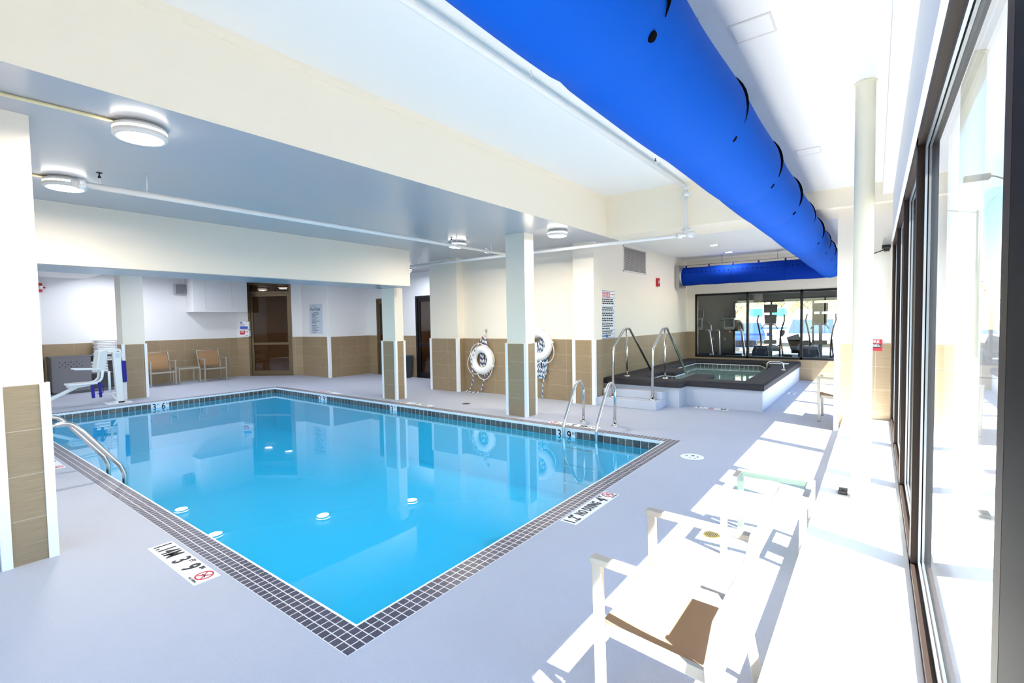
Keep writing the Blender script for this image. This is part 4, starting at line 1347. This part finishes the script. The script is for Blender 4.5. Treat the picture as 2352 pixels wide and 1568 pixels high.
# ================================================================== FURNITURE
def make_chair(label):
    """arm chair, front towards -x, origin on the floor"""
    t = thing('armchair', label, 'chair')
    W = .285
    for s in (-1, 1):
        mb = MB(); mb.hexa([(-.262, s * W - .014, 0), (-.222, s * W - .014, 0), (-.222, s * W + .014, 0), (-.262, s * W + .014, 0),
                            (-.275, s * W - .014, .655), (-.235, s * W - .014, .655), (-.235, s * W + .014, .655), (-.275, s * W + .014, .655)], bev=.003)
        l = mb.build('front_leg', M_CHAMP, t)
        mb = MB(); mb.box((-.262, s * W - .014, 0), (-.222, s * W + .014, .006)); mb.build('foot_pad', M_BLACK, l)
        mb = MB()
        P = [(.222, 0), (.178, .22), (.165, .42), (.192, .58), (.24, .70), (.285, .80), (.305, .90)]
        P = [Vector((a, s * (W - .0), b)) for a, b in P]
        for a, b in zip(P, P[1:]):
            mb.bar(a, b + (b - a).normalized() * .004, .026, .038, up=(1, 0, 0), bev=.002)
        l = mb.build('rear_leg', M_CHAMP, t)
        mb = MB(); mb.box((.205, s * W - .014, 0), (.243, s * W + .014, .006)); mb.build('foot_pad', M_BLACK, l)
        mb = MB(); mb.bar((-.278, s * W, .668), (.225, s * W, .655), .042, .026, bev=.003); mb.build('armrest', M_CHAMP, t)
        mb = MB(); mb.bar((-.235, s * (W - .03), .385), (.17, s * (W - .03), .355), .022, .045, bev=.002); mb.build('seat_rail', M_CHAMP, t)
    mb = MB(); mb.bar((-.232, -W, .372), (-.232, W, .372), .022, .045, bev=.002); mb.build('front_rail', M_CHAMP, t)
    mb = MB(); mb.bar((.172, -W, .352), (.172, W, .352), .022, .045, bev=.002); mb.build('rear_rail', M_CHAMP, t)
    mb = MB()
    n = 10
    w = W - .028
    for i in range(n):
        a, b = i / n, (i + 1) / n
        za = .418 - .035 * a - .018 * math.sin(PI * a); zb = .418 - .035 * b - .018 * math.sin(PI * b)
        xa, xb = -.245 + .43 * a, -.245 + .43 * b
        mb.hexa([(xa, -w, za - .008), (xb, -w, zb - .008), (xb, w, zb - .008), (xa, w, za - .008), (xa, -w, za), (xb, -w, zb), (xb, w, zb), (xa, w, za)])
    mb.build('seat', M_SLING, t)
    mb = MB()
    Q = [(.162, .455), (.172, .52), (.195, .60), (.232, .69), (.272, .80), (.292, .885)]
    for (xa, za), (xb, zb) in zip(Q, Q[1:]):
        mb.hexa([(xa, -w, za), (xa + .012, -w, za), (xa + .012, w, za), (xa, w, za), (xb, -w, zb), (xb + .012, -w, zb), (xb + .012, w, zb), (xb, w, zb)])
    mb.build('backrest', M_SLING, t)
    mb = MB(); mb.tube([(.300, -W, .893), (.300, W, .893)], .012, 10); mb.build('top_rail', M_CHAMP, t)
    return t
ch = make_chair('sunlit pale metal armchair in the foreground beside the window ledge')
ch.location = (-.60, 1.945, 0)
dup(ch, (-.43, 8.86, 0), 0, 'metal armchair half hidden behind the stub wall by the hot tub')
dup(ch, (-15.55, 4.66, 0), PI, 'tan sling armchair at the far wall, left of the low table')
dup(ch, (-15.55, 5.95, 0), PI, 'tan sling armchair at the far wall, right of the low table')
def make_table(label):
    t = thing('side_table', label, 'side table')
    a, b, h = .25, .27, .45
    mb = MB()
    for s in (-1, 1):
        mb.box((-a, s * b - s * .04, h - .045), (a, s * b, h), bev=.003); mb.box((s * a - s * .04, -b + .04, h - .045), (s * a, b - .04, h), bev=.003)
    mb.build('frame', M_CHAMP, t)
    mb = MB(); mb.box((-a + .035, -b + .035, h - .012), (a - .035, b - .035, h - .004)); mb.build('glass_top', clear_mat('green edged table glass', (.80, .93, .90), .05) if 'green edged table glass' not in MATS else MATS['green edged table glass'], t)
    for sx in (-1, 1):
        for sy in (-1, 1):
            mb = MB(); mb.box((sx * a, sy * b, 0), (sx * (a - .04), sy * (b - .03), h - .044), bev=.002); mb.build('leg', M_CHAMP, t)
    return t
tb = make_table('sunlit glass topped side table behind the foreground armchair')
tb.location = (-.575, 3.66, 0)
dup(tb, (-15.62, 5.31, 0), 0, 'low side table between the two tan armchairs at the far wall')

# cabinet with towels
t = thing('towel_cabinet', 'charcoal towel cabinet with drop slot at the far left wall', 'cabinet', (-16.18, 2.52, 0))
D = .46
mb = MB()
mb.box((0, 0, .05), (D, .02, .9)); mb.box((0, 1.48, .05), (D, 1.5, .9)); mb.box((0, .72, .05), (D, .74, .9)); mb.box((0, 0, .05), (D, 1.5, .07)); mb.box((0, 0, 0.05), (.015, 1.5, .9))
mb.box((0, .74, .45), (D - .01, 1.48, .47)); mb.box((.03, .04, 0), (D - .04, 1.46, .05))
mb.build('body', M_CAB, t)
mb = MB()
mb.box((-.005, -.01, .9), (.1, 1.51, .925)); mb.box((.1, -.01, .9), (D + .01, .12, .925)); mb.box((.1, .6, .9), (D + .01, 1.51, .925)); mb.box((.36, .12, .9), (D + .01, .6, .925))
mb.build('top', M_CAB, t)
mb = MB(); mb.box((D, .01, .06), (D + .02, .73, .895), bev=.003); dr = mb.build('door', M_CAB, t)
mb = MB()
for i in range(9):
    for j in range(3):
        if (i + j) % 2 == 0: mb.box((D + .02, .14 + i * .052, .66 + j * .055), (D + .0205, .14 + i * .052 + .022, .66 + j * .055 + .022))
mb.build('perforation', M_INK, dr)
def towel(label, x, y, z, w, d, h, group):
    o = bpy.data.objects.new('x', None)
    mb = MB()
    rr = random.Random(int((x * 31 + y * 17 + z * 97) * 100))
    n = 8
    # folded: rounded fold at the front, slightly sagging layers
    for k in range(2):
        z0 = z + k * h / 2
        sh = rr.uniform(-.012, .012)
        mb.box((x - d / 2 + rr.uniform(0, .01), y - w / 2 + sh, z0 + .001), (x + d / 2 - .012, y + w / 2 + sh, z0 + h / 2 - .002), bev=h * .2, seg=3)
    mb.tube([(x + d / 2 - .016, y - w / 2 + .01, z + h / 2), (x + d / 2 - .016, y + w / 2 - .01, z + h / 2)], h * .48, 12)
    o = mb.build('folded_towel', M_TOWEL, None)
    return tag(o, label, 'towel', group)
for k in range(9):
    towel('folded white towel in the tall stack on the charcoal cabinet', -15.93, 3.62 + (.012 if k % 2 else -.01), .926 + k * .042, .46 - .008 * (k % 3), .36, .04, 'towels stacked on the cabinet')
for k in range(4):
    towel('folded white towel on the open cabinet shelf behind the pool lift', -15.94, 3.42, .471 + k * .072, .36, .38, .068, 'towels on the cabinet shelf')
for k in range(2):
    towel('white towel topping the shelf pile behind the pool lift', -15.94, 3.62, .76 + k * .06, .2, .36, .056, 'upper towels on the cabinet shelf')

# pool lift
t = thing('pool_lift', 'white pool lift chair with navy straps at the far pool end', 'pool lift', (-12.80, 3.08, 0))
def L(y, z, x=0): return (x, y - 3.08, z)
mb = MB(); mb.box((-.22, -.22, 0), (.12, .21, .018), bev=.006); mb.box((-.05, -.10, .018), (.09, .085, .05), bev=.004)
for x, y in ((-.18, -.18), (-.18, .17), (.08, -.18), (.08, .17)): mb.lathe([(.018, .018), (.018, .032), (0, .032)], (x, y, 0), seg=8)
mb.build('base_plate', M_LIFT, t)
mb = MB(); mb.hexa([L(3.03, .05, -.05), L(3.15, .05, -.05), L(3.15, .05, .07), L(3.03, .05, .07), L(3.005, 1.09, -.05), L(3.13, 1.09, -.05), L(3.13, 1.09, .07), L(3.005, 1.09, .07)], bev=.008)
ms = mb.build('mast', M_LIFT, t)
mb = MB(); mb.box(L(3.035, .97, .0705), L(3.11, 1.07, .072)); mb.build('rating_label', M_ACRYL, ms)
mb = MB(); mb.box(L(3.045, .018, .0905), L(3.15, .05, .092)); mb.build('foot_socket', M_BLACK, ms)
mb = MB(); mb.bar(L(3.14, .05, .02), L(3.17, .45, .02), .05, .04); mb.bar(L(3.175, .9, .02), L(3.12, 1.15, .02), .05, .03); mb.build('actuator', M_LIFT, t)
mb = MB(); mb.box(L(3.14, .44, -.05), L(3.215, .9, .08), bev=.02, seg=3); mb.build('battery_cover', M_NAVYF, t)
mb = MB(); mb.bar(L(3.12, 1.13, .01), L(2.85, 1.15, .01), .05, .05); mb.lathe([(.03, -.04), (.03, .04)], L(3.12, 1.135, .01), axis='x', seg=14); mb.build('boom', M_LIFT, t)
mb = MB(); mb.hexa([L(2.71, .69, .10), L(2.88, .69, .02), L(2.86, .69, -.30), L(2.70, .69, -.22), L(2.77, 1.13, .10), L(2.94, 1.16, .02), L(2.92, 1.16, -.30), L(2.76, 1.13, -.22)], bev=.02)
mb.build('backrest', M_LIFT, t)
mb = MB(); mb.tube([L(2.925, .70, .04), L(2.925, .24, .04)], .022, 12); mb.box(L(2.88, .225, -.02), L(3.03, .24, .06)); mb.bar(L(2.96, .2, .02), L(3.04, .08, .02), .02, .03); mb.build('stay_tube', M_LIFT, t)
for x in (-.20, .06):
    mb = MB(); mb.tube([L(2.82, .72, x), L(2.80, .56, x), L(2.74, .49, x), L(2.62, .47, x)], .024, 12, fillet=.08); mb.build('seat_tube', M_LIFT, t)
    mb = MB(); mb.bar(L(2.78, .755, x + .04), L(2.37, .785, x + .04), .045, .03, bev=.01); mb.build('armrest', M_LIFT, t)
mb = MB(); mb.box(L(2.27, .455, -.28), L(2.72, .495, .12), bev=.012); mb.hexa([L(2.30, .40, -.2), L(2.6, .43, -.2), L(2.6, .43, .08), L(2.30, .40, .08), L(2.28, .46, -.2), L(2.7, .46, -.2), L(2.7, .46, .08), L(2.28, .46, .08)]); mb.build('seat', M_LIFT, t)
mb = MB(); mb.bar(L(2.42, .42, -.05), L(1.78, .10, -.05), .07, .06, bev=.006); mb.bar(L(1.78, .10, -.2), L(1.78, .10, .12), .10, .03); mb.build('footrest', M_LIFT, t)
for y0, y1 in ((2.60, 2.655), (2.72, 2.765)):
    mb = MB(); mb.bar(L((y0 + y1) / 2, .49 if y0 > 2.7 else .45, .125), L((y0 + y1) / 2 + .01, .18, .135), y1 - y0, .006, up=(1, 0, 0)); mb.build('strap', M_NAVYF, t)
mb = MB(); mb.tube([L(2.765, .47, .12), L(2.80, .40, .14), L(2.79, .28, .14), L(2.75, .24, .14), L(2.70, .27, .14)], .009, 8, fillet=.03); mb.build('strap', M_NAVYF, t)

t = thing('waste_bin', 'slate grey waste bin against the wall left of the black framed door', 'bin', (-10.98, 9.33, 0))
mb = MB(); mb.hexa([(-.13, -.11, 0), (.13, -.11, 0), (.13, .11, 0), (-.13, .11, 0), (-.18, -.15, .62), (.18, -.15, .62), (.18, .15, .62), (-.18, .15, .62)], bev=.012); mb.build('body', M_BIN, t)
mb = MB(); mb.box((-.19, -.16, .6), (.19, .16, .65), bev=.008); mb.build('rim', M_BIN, t)

# ================================================================== GYM BEYOND THE INNER WINDOW
mb = MB(); mb.box((-7.0, 14.05, -.1), (0.3, 18.5, 0.0)); struct('floor_gym', mb, M_GYMF)
mb = MB(); mb.box((-7.0, 14.05, 2.75), (0.3, 18.6, 2.85)); struct('ceiling_gym', mb, M_GYMW)
wall('wall_gym_north', (0.3, 18.5), (-7.0, 18.5), 2.75, openings=[(0.15, 4.36, .18, 2.15)], m=M_GYMW, tile=False)
wall('wall_gym_west', (-7.0, 18.5), (-7.0, 14.05), 2.75, m=M_GYMW, tile=False)
mb = MB(); mb.box((0.2, 14.04, 0), (0.34, 18.64, 2.75)); struct('wall_gym_east', mb, M_GYMW)
mb = MB(); x0, x1, z0, z1 = -4.06, 0.15, .18, 2.15
mb.box((x0, 18.5, z0), (x1, 18.6, z0 + .05)); mb.box((x0, 18.5, z1 - .05), (x1, 18.6, z1))
for xc in (x0 + .025, -2.86, -1.64, -.42, x1 - .025): mb.box((xc - .025, 18.5, z0), (xc + .025, 18.6, z1))
w = struct('window_11', mb, M_BLACKAL)
for a, b in ((x0 + .05, -2.885), (-2.835, -1.665), (-1.615, -.445)):
    mb = MB(); mb.box((a, 18.54, z0 + .05), (b, 18.546, z1 - .05)); mb.build('pane', M_GLASS, w)
for x in (-4.35, -4.75):
    t = thing('wall_outlet', 'white wall outlet low on the gym back wall behind the treadmills', 'outlet', (x, 18.5, .82), group='gym outlets')
    mb = MB(); mb.box((-.04, -.006, -.06), (.04, 0, .06)); mb.build('plate', M_SIGNW, t)
    mb = MB(); mb.tube([(0, -.006, -.03), (.02, -.04, -.05), (-.1, -.1, -.2), (-.2, -.12, -.35)], .005, 6, fillet=.05); mb.build('cord', M_BLACK, t)
M_SCREEN = mat('dark screen', (5, 6, 7), .3, spec=.2)
M_SILV = mat('silver gym frame', (190, 194, 200), .3, .7)
M_GYMB = mat('blue grey gym shroud', (40, 50, 84), .3, coat=.4)
def treadmill(label, x, y):
    t = thing('treadmill', label, 'treadmill', (x, y, 0))
    mb = MB(); mb.box((-.42, -.9, .12), (.42, 1.0, .2), bev=.02); [mb.box((sx * .40 - .03, y_ - .04, 0), (sx * .40 + .03, y_ + .04, .13)) for sx in (-1, 1) for y_ in (-.8, .9)]; mb.build('deck', M_SILV, t)
    mb = MB(); mb.box((-.28, -.85, .2), (.28, .55, .212)); mb.build('belt', M_BLACK, t)
    mb = MB(); mb.hexa([(-.36, .45, .2), (.36, .45, .2), (.36, 1.0, .2), (-.36, 1.0, .2), (-.30, .55, .42), (.30, .55, .42), (.32, .95, .40), (-.32, .95, .40)], bev=.05); mb.build('motor_hood', M_GYMB, t)
    for s in (-1, 1):
        mb = MB(); mb.bar((s * .40, .62, .18), (s * .345, .30, 1.19), .06, .09, up=(0, 1, 0), bev=.01); mb.build('upright', M_SILV, t)
        mb = MB(); mb.box((s * .30, .02, 1.16), (s * .40, .34, 1.22), bev=.015); mb.build('handrail', M_GREYP, t)
    mb = MB(); mb.prism([(-.42, 1.16), (.42, 1.16), (.40, 1.36), (.28, 1.52), (-.28, 1.52), (-.40, 1.36)], .26, .44, bev=.03, axis='y'); mb.build('console', M_DGREY, t)
    mb = MB(); mb.prism([(-.15, 1.2), (.15, 1.2), (.18, 1.3), (.15, 1.58), (-.15, 1.58), (-.18, 1.3)], .20, .27, bev=.02, axis='y'); cs = mb.build('display_bezel', M_SILV, t)
    mb = MB(); mb.box((-.125, .193, 1.3), (.125, .199, 1.55)); mb.build('display', M_SCREEN, cs)
    mb = MB(); mb.box((-.185, .24, 1.6), (.185, .28, 1.83), bev=.006); mb.box((-.03, .28, 1.5), (.03, .32, 1.7)); mb.build('television', M_SCREEN, t)
    mb = MB(); mb.box((-.02, .1, 1.12), (.04, .2, 1.2), bev=.01); mb.build('safety_clip', M_RED, t)
treadmill('treadmill seen through the left gym pane, complete with television', -3.76, 16.35)
treadmill('treadmill cut off by the left edge of the gym window', -4.75, 16.35)
def elliptical(label, x, y, flip=1):
    t = thing('elliptical_trainer', label, 'exercise machine', (x, y, 0))
    mb = MB(); mb.prism([(-.22, .05), (.22, .05), (.22, .55), (.16, .74), (-.16, .74), (-.22, .55)], -.42, .1, bev=.05, axis='y', M=Matrix.Translation((-.22 * flip, 0, 0))); mb.build('flywheel_shroud', M_GYMB, t)
    mb = MB(); mb.box((-.45, -.5, 0), (.45, -.42, .05)); mb.box((-.40, .62, 0), (.40, .7, .05)); mb.box((-.05, -.45, .02), (.05, .68, .08)); mb.build('base', M_SILV, t)
    mb = MB(); mb.tube([(0, -.05, .06), (0, .05, .9), (0, -.02, 1.42)], .045, 12, fillet=.1); mb.box((-.16, -.1, .78), (.16, .05, .9), bev=.02); mb.build('mast', M_GREYP, t)
    mb = MB(); mb.prism([(-.15, 1.38), (.15, 1.38), (.17, 1.66), (-.17, 1.66)], -.06, .02, bev=.015, axis='y'); mb.build('console', M_DGREY, t)
    mb = MB(); mb.box((-.18, -.03, 1.72), (.18, .01, 1.97), bev=.006); mb.box((-.03, .01, 1.55), (.03, .04, 1.8)); mb.build('television', M_SCREEN, t)
    for s in (-1, 1):
        mb = MB(); mb.tube([(s * .24, .05, .25), (s * .26, -.02, .95), (s * .32, -.05, 1.3), (s * .37, .0, 1.48), (s * (.33 if s < 0 else .36), .02, 1.66)], .022, 10, fillet=.1); mb.build('moving_arm', M_BLACK, t)
        mb = MB(); mb.tube([(s * .02, -.05, 1.36), (s * .14, -.16, 1.36), (s * .22, -.2, 1.24)], .018, 8, fillet=.05); mb.build('fixed_handle', M_SILV, t)
        mb = MB(); mb.tube([(s * .24, .05, .25), (s * .22, .66, .32)], .028, 8); mb.box((s * .12, .22, .29), (s * .32, .6, .33), bev=.01); mb.build('pedal_arm', M_DGREY, t)
        mb = MB(); mb.tube([(s * .30, .3, .35), (s * .27, .02, .95)], .02, 8); mb.build('link', M_SILV, t)
elliptical('elliptical trainer in the middle gym pane in front of the white van', -2.55, 16.4)
elliptical('elliptical trainer in the right gym pane beside the stub wall', -1.27, 16.4)
t = thing('recumbent_bike', 'recumbent exercise bike between the two elliptical trainers', 'exercise bike', (-1.93, 17.78, 0))
mb = MB(); mb.box((-.2, -.7, 0), (.2, -.63, .05)); mb.box((-.2, .65, 0), (.2, .72, .05)); mb.bar((0, -.68, .08), (0, .7, .12), .09, .08, bev=.01); mb.build('base', M_BLACK, t)
mb = MB(); mb.bar((-.05, .0, .50), (-.22, .12, .98), .36, .07, up=(0, 1, 0), bev=.02); mb.build('backrest', M_DGREY, t)
mb = MB(); mb.box((-.2, -.35, .44), (.24, .06, .52), bev=.03); mb.build('seat', M_BLACK, t)
mb = MB(); mb.tube([(0, .0, .1), (0, .02, .45)], .05, 10); mb.bar((.0, -.1, .3), (.5, -.5, .16), .1, .08); mb.build('frame', M_DGREY, t)
mb = MB(); mb.lathe([(0, -.05), (.2, -.05), (.23, -.02), (.23, .02), (.2, .05), (0, .05)], (.2, -.3, .62), axis='y', seg=24); mb.build('flywheel', M_GREYP, t)
mb = MB(); mb.lathe([(0, -.06), (.06, -.06), (.06, .06), (0, .06)], (.5, -.5, .3), axis='x', seg=14); mb.build('pedal', M_BLACK, t)

# ================================================================== OUTSIDE
GZ = -0.40
mb = MB(); mb.box((0.34, -40, GZ - .2), (60, 80, GZ)); mb.box((-70, 18.64, GZ - .2), (0.34, 80, GZ)); mb.box((-70, -40, GZ - .2), (0.34, -1.95, GZ))
struct('floor_car_park', mb, M_ASPH)
def wheels(t, xs, hw, r, zc=None):
    for y in xs:
        for s in (-1, 1):
            mb = MB(); mb.lathe([(0, -.1), (r * .55, -.1), (r, -.1), (r, .1), (r * .55, .1), (0, .1)], (s * (hw - .09), y, r), axis='x', seg=28)
            w_ = mb.build('wheel', M_TYRE, t)
            mb = MB(); mb.lathe([(0, -.005), (r * .55, -.005), (r * .58, .005), (0, .012)], (s * (hw - .09) + s * .1, y, r), axis='x', seg=24); mb.build('hub', M_CHROME, w_)
def body_from(mb, prof, hw, taper):
    """side profile (y,z) from front to back; taper(z) scales half width"""
    n = len(prof)
    A = [mb.bm.verts.new((-hw * taper(z), y, z)) for y, z in prof]
    B = [mb.bm.verts.new((hw * taper(z), y, z)) for y, z in prof]
    mb._fin([mb.bm.faces.new(A), mb.bm.faces.new(list(reversed(B)))])
    fs = []
    for i in range(n):
        j = (i + 1) % n
        fs.append(mb.bm.faces.new((A[i], B[i], B[j], A[j])))
    mb._fin(fs)
    es = list({e for f in mb.bm.faces for e in f.edges})
    r_ = bmesh.ops.bevel(mb.bm, geom=es, offset=.045, segments=2, profile=.5, affect='EDGES', clamp_overlap=True)
    for f in r_['faces']: f.smooth = True
def quad_panel(mb, q, n, th=.012):
    n = Vector(n).normalized()
    q = [Vector(p) for p in q]
    mb.hexa([p - n * .004 for p in q] + [p + n * th for p in q])
# van, nose towards the building
t = thing('van', 'white high roof van parked nose in behind the right gym panes', 'van', (-2.42, 24.2, GZ), R(-7))
hw = 1.0
tp = lambda z: 1.0 if z < 1.15 else 1.0 - .16 * (z - 1.15) / 1.2
mb = MB(); body_from(mb, [(0, .35), (0.0, .85), (.12, 1.02), (.75, 1.2), (1.25, 1.82), (1.5, 2.02), (1.9, 2.32), (5.3, 2.36), (5.45, 2.2), (5.45, .4)], hw, tp); mb.build('body', M_CARW, t)
mb = MB(); quad_panel(mb, [(-.86, .77, 1.24), (.86, .77, 1.24), (.79, 1.26, 1.85), (-.79, 1.26, 1.85)], (0, -.78, .62)); mb.build('windscreen', M_CARG, t)
for s in (-1, 1):
    mb = MB(); quad_panel(mb, [(s * .995, 1.0, 1.2), (s * .995, 2.0, 1.2), (s * .91, 2.0, 1.8), (s * .92, 1.35, 1.8)], (s, 0, .15)); mb.build('side_window', M_CARG, t)
    mb = MB(); mb.box((s * 1.05, .95, 1.08), (s * 1.27, 1.06, 1.38), bev=.02); mb.build('wing_mirror', M_DGREY, t)
    mb = MB(); mb.box((s * .62, -.02, .66), (s * .93, .03, .84), bev=.01); mb.build('headlamp', M_CHROME, t)
    mb = MB(); mb.box((s * .90, -.03, .60), (s * 1.01, .10, .86), bev=.01); mb.build('indicator', M_AMBER, t)
mb = MB(); mb.box((-.98, -.12, .32), (.98, .02, .5), bev=.03); mb.build('bumper', M_GREYP, t)
mb = MB()
for k in range(4): mb.box((-.58, -.03, .6 + k * .07), (.58, .015, .635 + k * .07))
mb.build('grille', M_DGREY, t)
wheels(t, (.95, 4.3), hw, .36)
# pickup style blue suv
t = thing('suv', 'navy blue four wheel drive parked behind the left and middle gym panes', 'car', (-4.95, 24.6, GZ), R(10))
hw = .93
tp = lambda z: 1.0 if z < 1.12 else 1.0 - .22 * (z - 1.12) / .62
mb = MB(); body_from(mb, [(0, .42), (0, .9), (.1, 1.04), (1.25, 1.14), (1.75, 1.66), (2.0, 1.72), (4.1, 1.72), (4.5, 1.2), (4.55, .45)], hw, tp); mb.build('body', M_CARB, t)
mb = MB(); quad_panel(mb, [(-.84, 1.27, 1.17), (.84, 1.27, 1.17), (.72, 1.72, 1.64), (-.72, 1.72, 1.64)], (0, -.72, .68)); mb.build('windscreen', M_CARG, t)
for s in (-1, 1):
    mb = MB(); quad_panel(mb, [(s * .93, 1.55, 1.15), (s * .93, 3.9, 1.15), (s * .79, 3.8, 1.6), (s * .79, 1.9, 1.6)], (s, 0, .3)); mb.build('side_window', M_CARG, t)
    mb = MB(); mb.box((s * .52, -.03, .74), (s * .92, .04, .92), bev=.02); mb.build('headlamp', M_CHROME, t)
    mb = MB(); mb.box((s * .58, -.035, .66), (s * .93, .04, .72), bev=.008); mb.build('indicator', M_AMBER, t)
    mb = MB(); mb.box((s * .96, 1.35, 1.06), (s * 1.12, 1.45, 1.24), bev=.02); mb.build('wing_mirror', M_CARB, t)
mb = MB(); mb.box((-.93, -.14, .38), (.93, .03, .6), bev=.03); mb.build('bumper', M_CHROME, t)
mb = MB()
for k in range(3): mb.box((-.48, -.03, .68 + k * .09), (.48, .01, .73 + k * .09))
mb.build('grille', M_DGREY, t)
mb = MB(); mb.box((-.16, -.15, .42), (.16, -.138, .56)); mb.build('number_plate', M_SIGNW, t)
wheels(t, (.85, 3.6), hw, .37)
# shuttle bus behind
t = thing('shuttle_bus', 'teal and white shuttle bus parked between the blue car and the van', 'bus', (-4.9, 31.5, GZ), R(14))
hw = 1.12
tp = lambda z: 1.0 if z < 1.3 else 1.0 - .1 * (z - 1.3) / 1.3
mb = MB(); body_from(mb, [(0, .4), (0, 1.0), (.7, 1.2), (1.1, 1.9), (1.3, 2.0), (1.5, 2.55), (6.5, 2.6), (6.6, .45)], hw, tp); mb.build('body', M_CARW, t)
mb = MB(); quad_panel(mb, [(-.95, .74, 1.25), (.95, .74, 1.25), (.92, 1.1, 1.86), (-.92, 1.1, 1.86)], (0, -.86, .5)); mb.build('windscreen', M_CARG, t)
mb = MB(); quad_panel(mb, [(-1.0, 1.28, 2.03), (-.3, 1.28, 2.03), (-.3, 1.47, 2.5), (-1.0, 1.47, 2.5)], (0, -.95, .3)); quad_panel(mb, [(.1, 1.28, 2.03), (1.0, 1.28, 2.03), (.98, 1.47, 2.5), (.1, 1.47, 2.5)], (0, -.95, .3)); mb.build('roof_stripe', M_TEAL, t)
for s in (-1, 1):
    mb = MB(); quad_panel(mb, [(s * 1.11, 1.2, 1.3), (s * 1.11, 5.8, 1.3), (s * 1.07, 5.8, 1.95), (s * 1.07, 1.4, 1.95)], (s, 0, .08)); mb.build('side_window', M_CARG, t)
    mb = MB(); quad_panel(mb, [(s * 1.12, .8, .8), (s * 1.12, 6.4, .8), (s * 1.12, 6.4, 1.2), (s * 1.12, .8, 1.2)], (s, 0, 0)); quad_panel(mb, [(s * 1.06, 1.6, 2.1), (s * 1.06, 6.4, 2.1), (s * 1.03, 6.4, 2.5), (s * 1.03, 1.7, 2.5)], (s, 0, .08)); mb.build('side_stripe', M_TEAL, t)
mb = MB(); mb.box((-1.1, -.1, .35), (1.1, .03, .55), bev=.03); mb.build('bumper', M_GREYP, t)
wheels(t, (1.1, 5.2), hw, .4)
# car beyond the right edge
t = thing('car', 'dark blue car parked at the far right edge of the gym window', 'car', (0.3, 27.5, GZ), R(4))
hw = .88
mb = MB(); body_from(mb, [(0, .35), (0, .7), (.9, .95), (1.5, 1.4), (3.2, 1.42), (3.9, 1.0), (4.3, .9), (4.3, .4)], hw, lambda z: 1.0 if z < .95 else 1 - .3 * (z - .95) / .5); mb.build('body', M_CARB, t)
mb = MB(); quad_panel(mb, [(-.78, .93, .98), (.78, .93, .98), (.66, 1.47, 1.38), (-.66, 1.47, 1.38)], (0, -.6, .8)); mb.build('windscreen', M_CARG, t)
wheels(t, (.8, 3.4), hw, .32)
# trees past the car park
def tree(label, x, y, h, rad, seed, leaves=2200):
    t = thing('tree', label, 'tree', (x, y, GZ), group='trees past the car park')
    rr = random.Random(seed)
    mb = MB(); mb.tube([(0, 0, 0), (.05, 0, h * .3), (-.05, .05, h * .6), (0, 0, h * .9)], [.16, .13, .08, .03], 10)
    for k in range(16):
        a = rr.uniform(0, 2 * PI); z = h * rr.uniform(.3, .8); l = rad * rr.uniform(.5, 1.0)
        mb.tube([(0, 0, z), (math.cos(a) * l * .5, math.sin(a) * l * .5, z + l * .35), (math.cos(a) * l, math.sin(a) * l, z + l * .5)], [.05, .03, .01], 6)
    mb.build('trunk', M_BARK, t)
    mb = MB()
    for k in range(leaves):
        u, v = rr.uniform(-1, 1), rr.uniform(0, 2 * PI)
        q = rr.random() ** .4
        c = Vector((math.cos(v) * math.sqrt(1 - u * u) * rad * q, math.sin(v) * math.sqrt(1 - u * u) * rad * q, h * .62 + u * h * .4 * q))
        s = rr.uniform(.05, .13)
        a = Vector((rr.uniform(-1, 1), rr.uniform(-1, 1), rr.uniform(-1, 1))).normalized(); b = a.orthogonal().normalized()
        mb.face([c - a * s, c + b * s * .6, c + a * s, c - b * s * .6])
    f = mb.build('foliage', M_LEAF, t)
    f['kind'] = 'stuff'
for i, (x, y, h, r_) in enumerate(((-10.0, 45, 5.6, 2.7), (-4.4, 46, 5.4, 2.6), (1.2, 45, 5.8, 2.7), (-7.2, 52, 6.4, 2.8), (-1.6, 52, 6.4, 2.8), (4.2, 53, 6.4, 2.8))):
    tree('pale spring tree beyond the parked vehicles', x, y, h, r_, 40 + i)
# lamp posts of the car park
def lamp_post(label, x, y, h, arm, kind):
    t = thing('lamp_post', label, 'lamp post', (x, y, GZ))
    mb = MB(); mb.tube([(0, 0, 0), (0, 0, h)], [.10, .07], 14); mb.build('pole', M_DGREY, t)
    mb = MB(); mb.tube([(0, 0, h - .1), (arm * .5, 0, h + .12), (arm, 0, h + .15)], .03, 8, fillet=.3); mb.build('arm', M_DGREY, t)
    mb = MB()
    if kind == 'box': mb.box((arm - .35, -.18, h + .05), (arm + .25, .18, h + .2), bev=.02)
    else: mb.lathe([(0, -.08), (.14, -.06), (.2, 0), (.12, .1), (0, .12)], (arm, 0, h + .15), seg=18)
    mb.build('lamp_head', M_DGREY, t)
lamp_post('tall lamp post with box head outside the nearest window', 3.15, 20.5, 6.0, -.7, 'box')
lamp_post('street lamp with curved arm farther out beyond the nearest window', 3.6, 30.0, 6.6, -1.9, 'cobra')
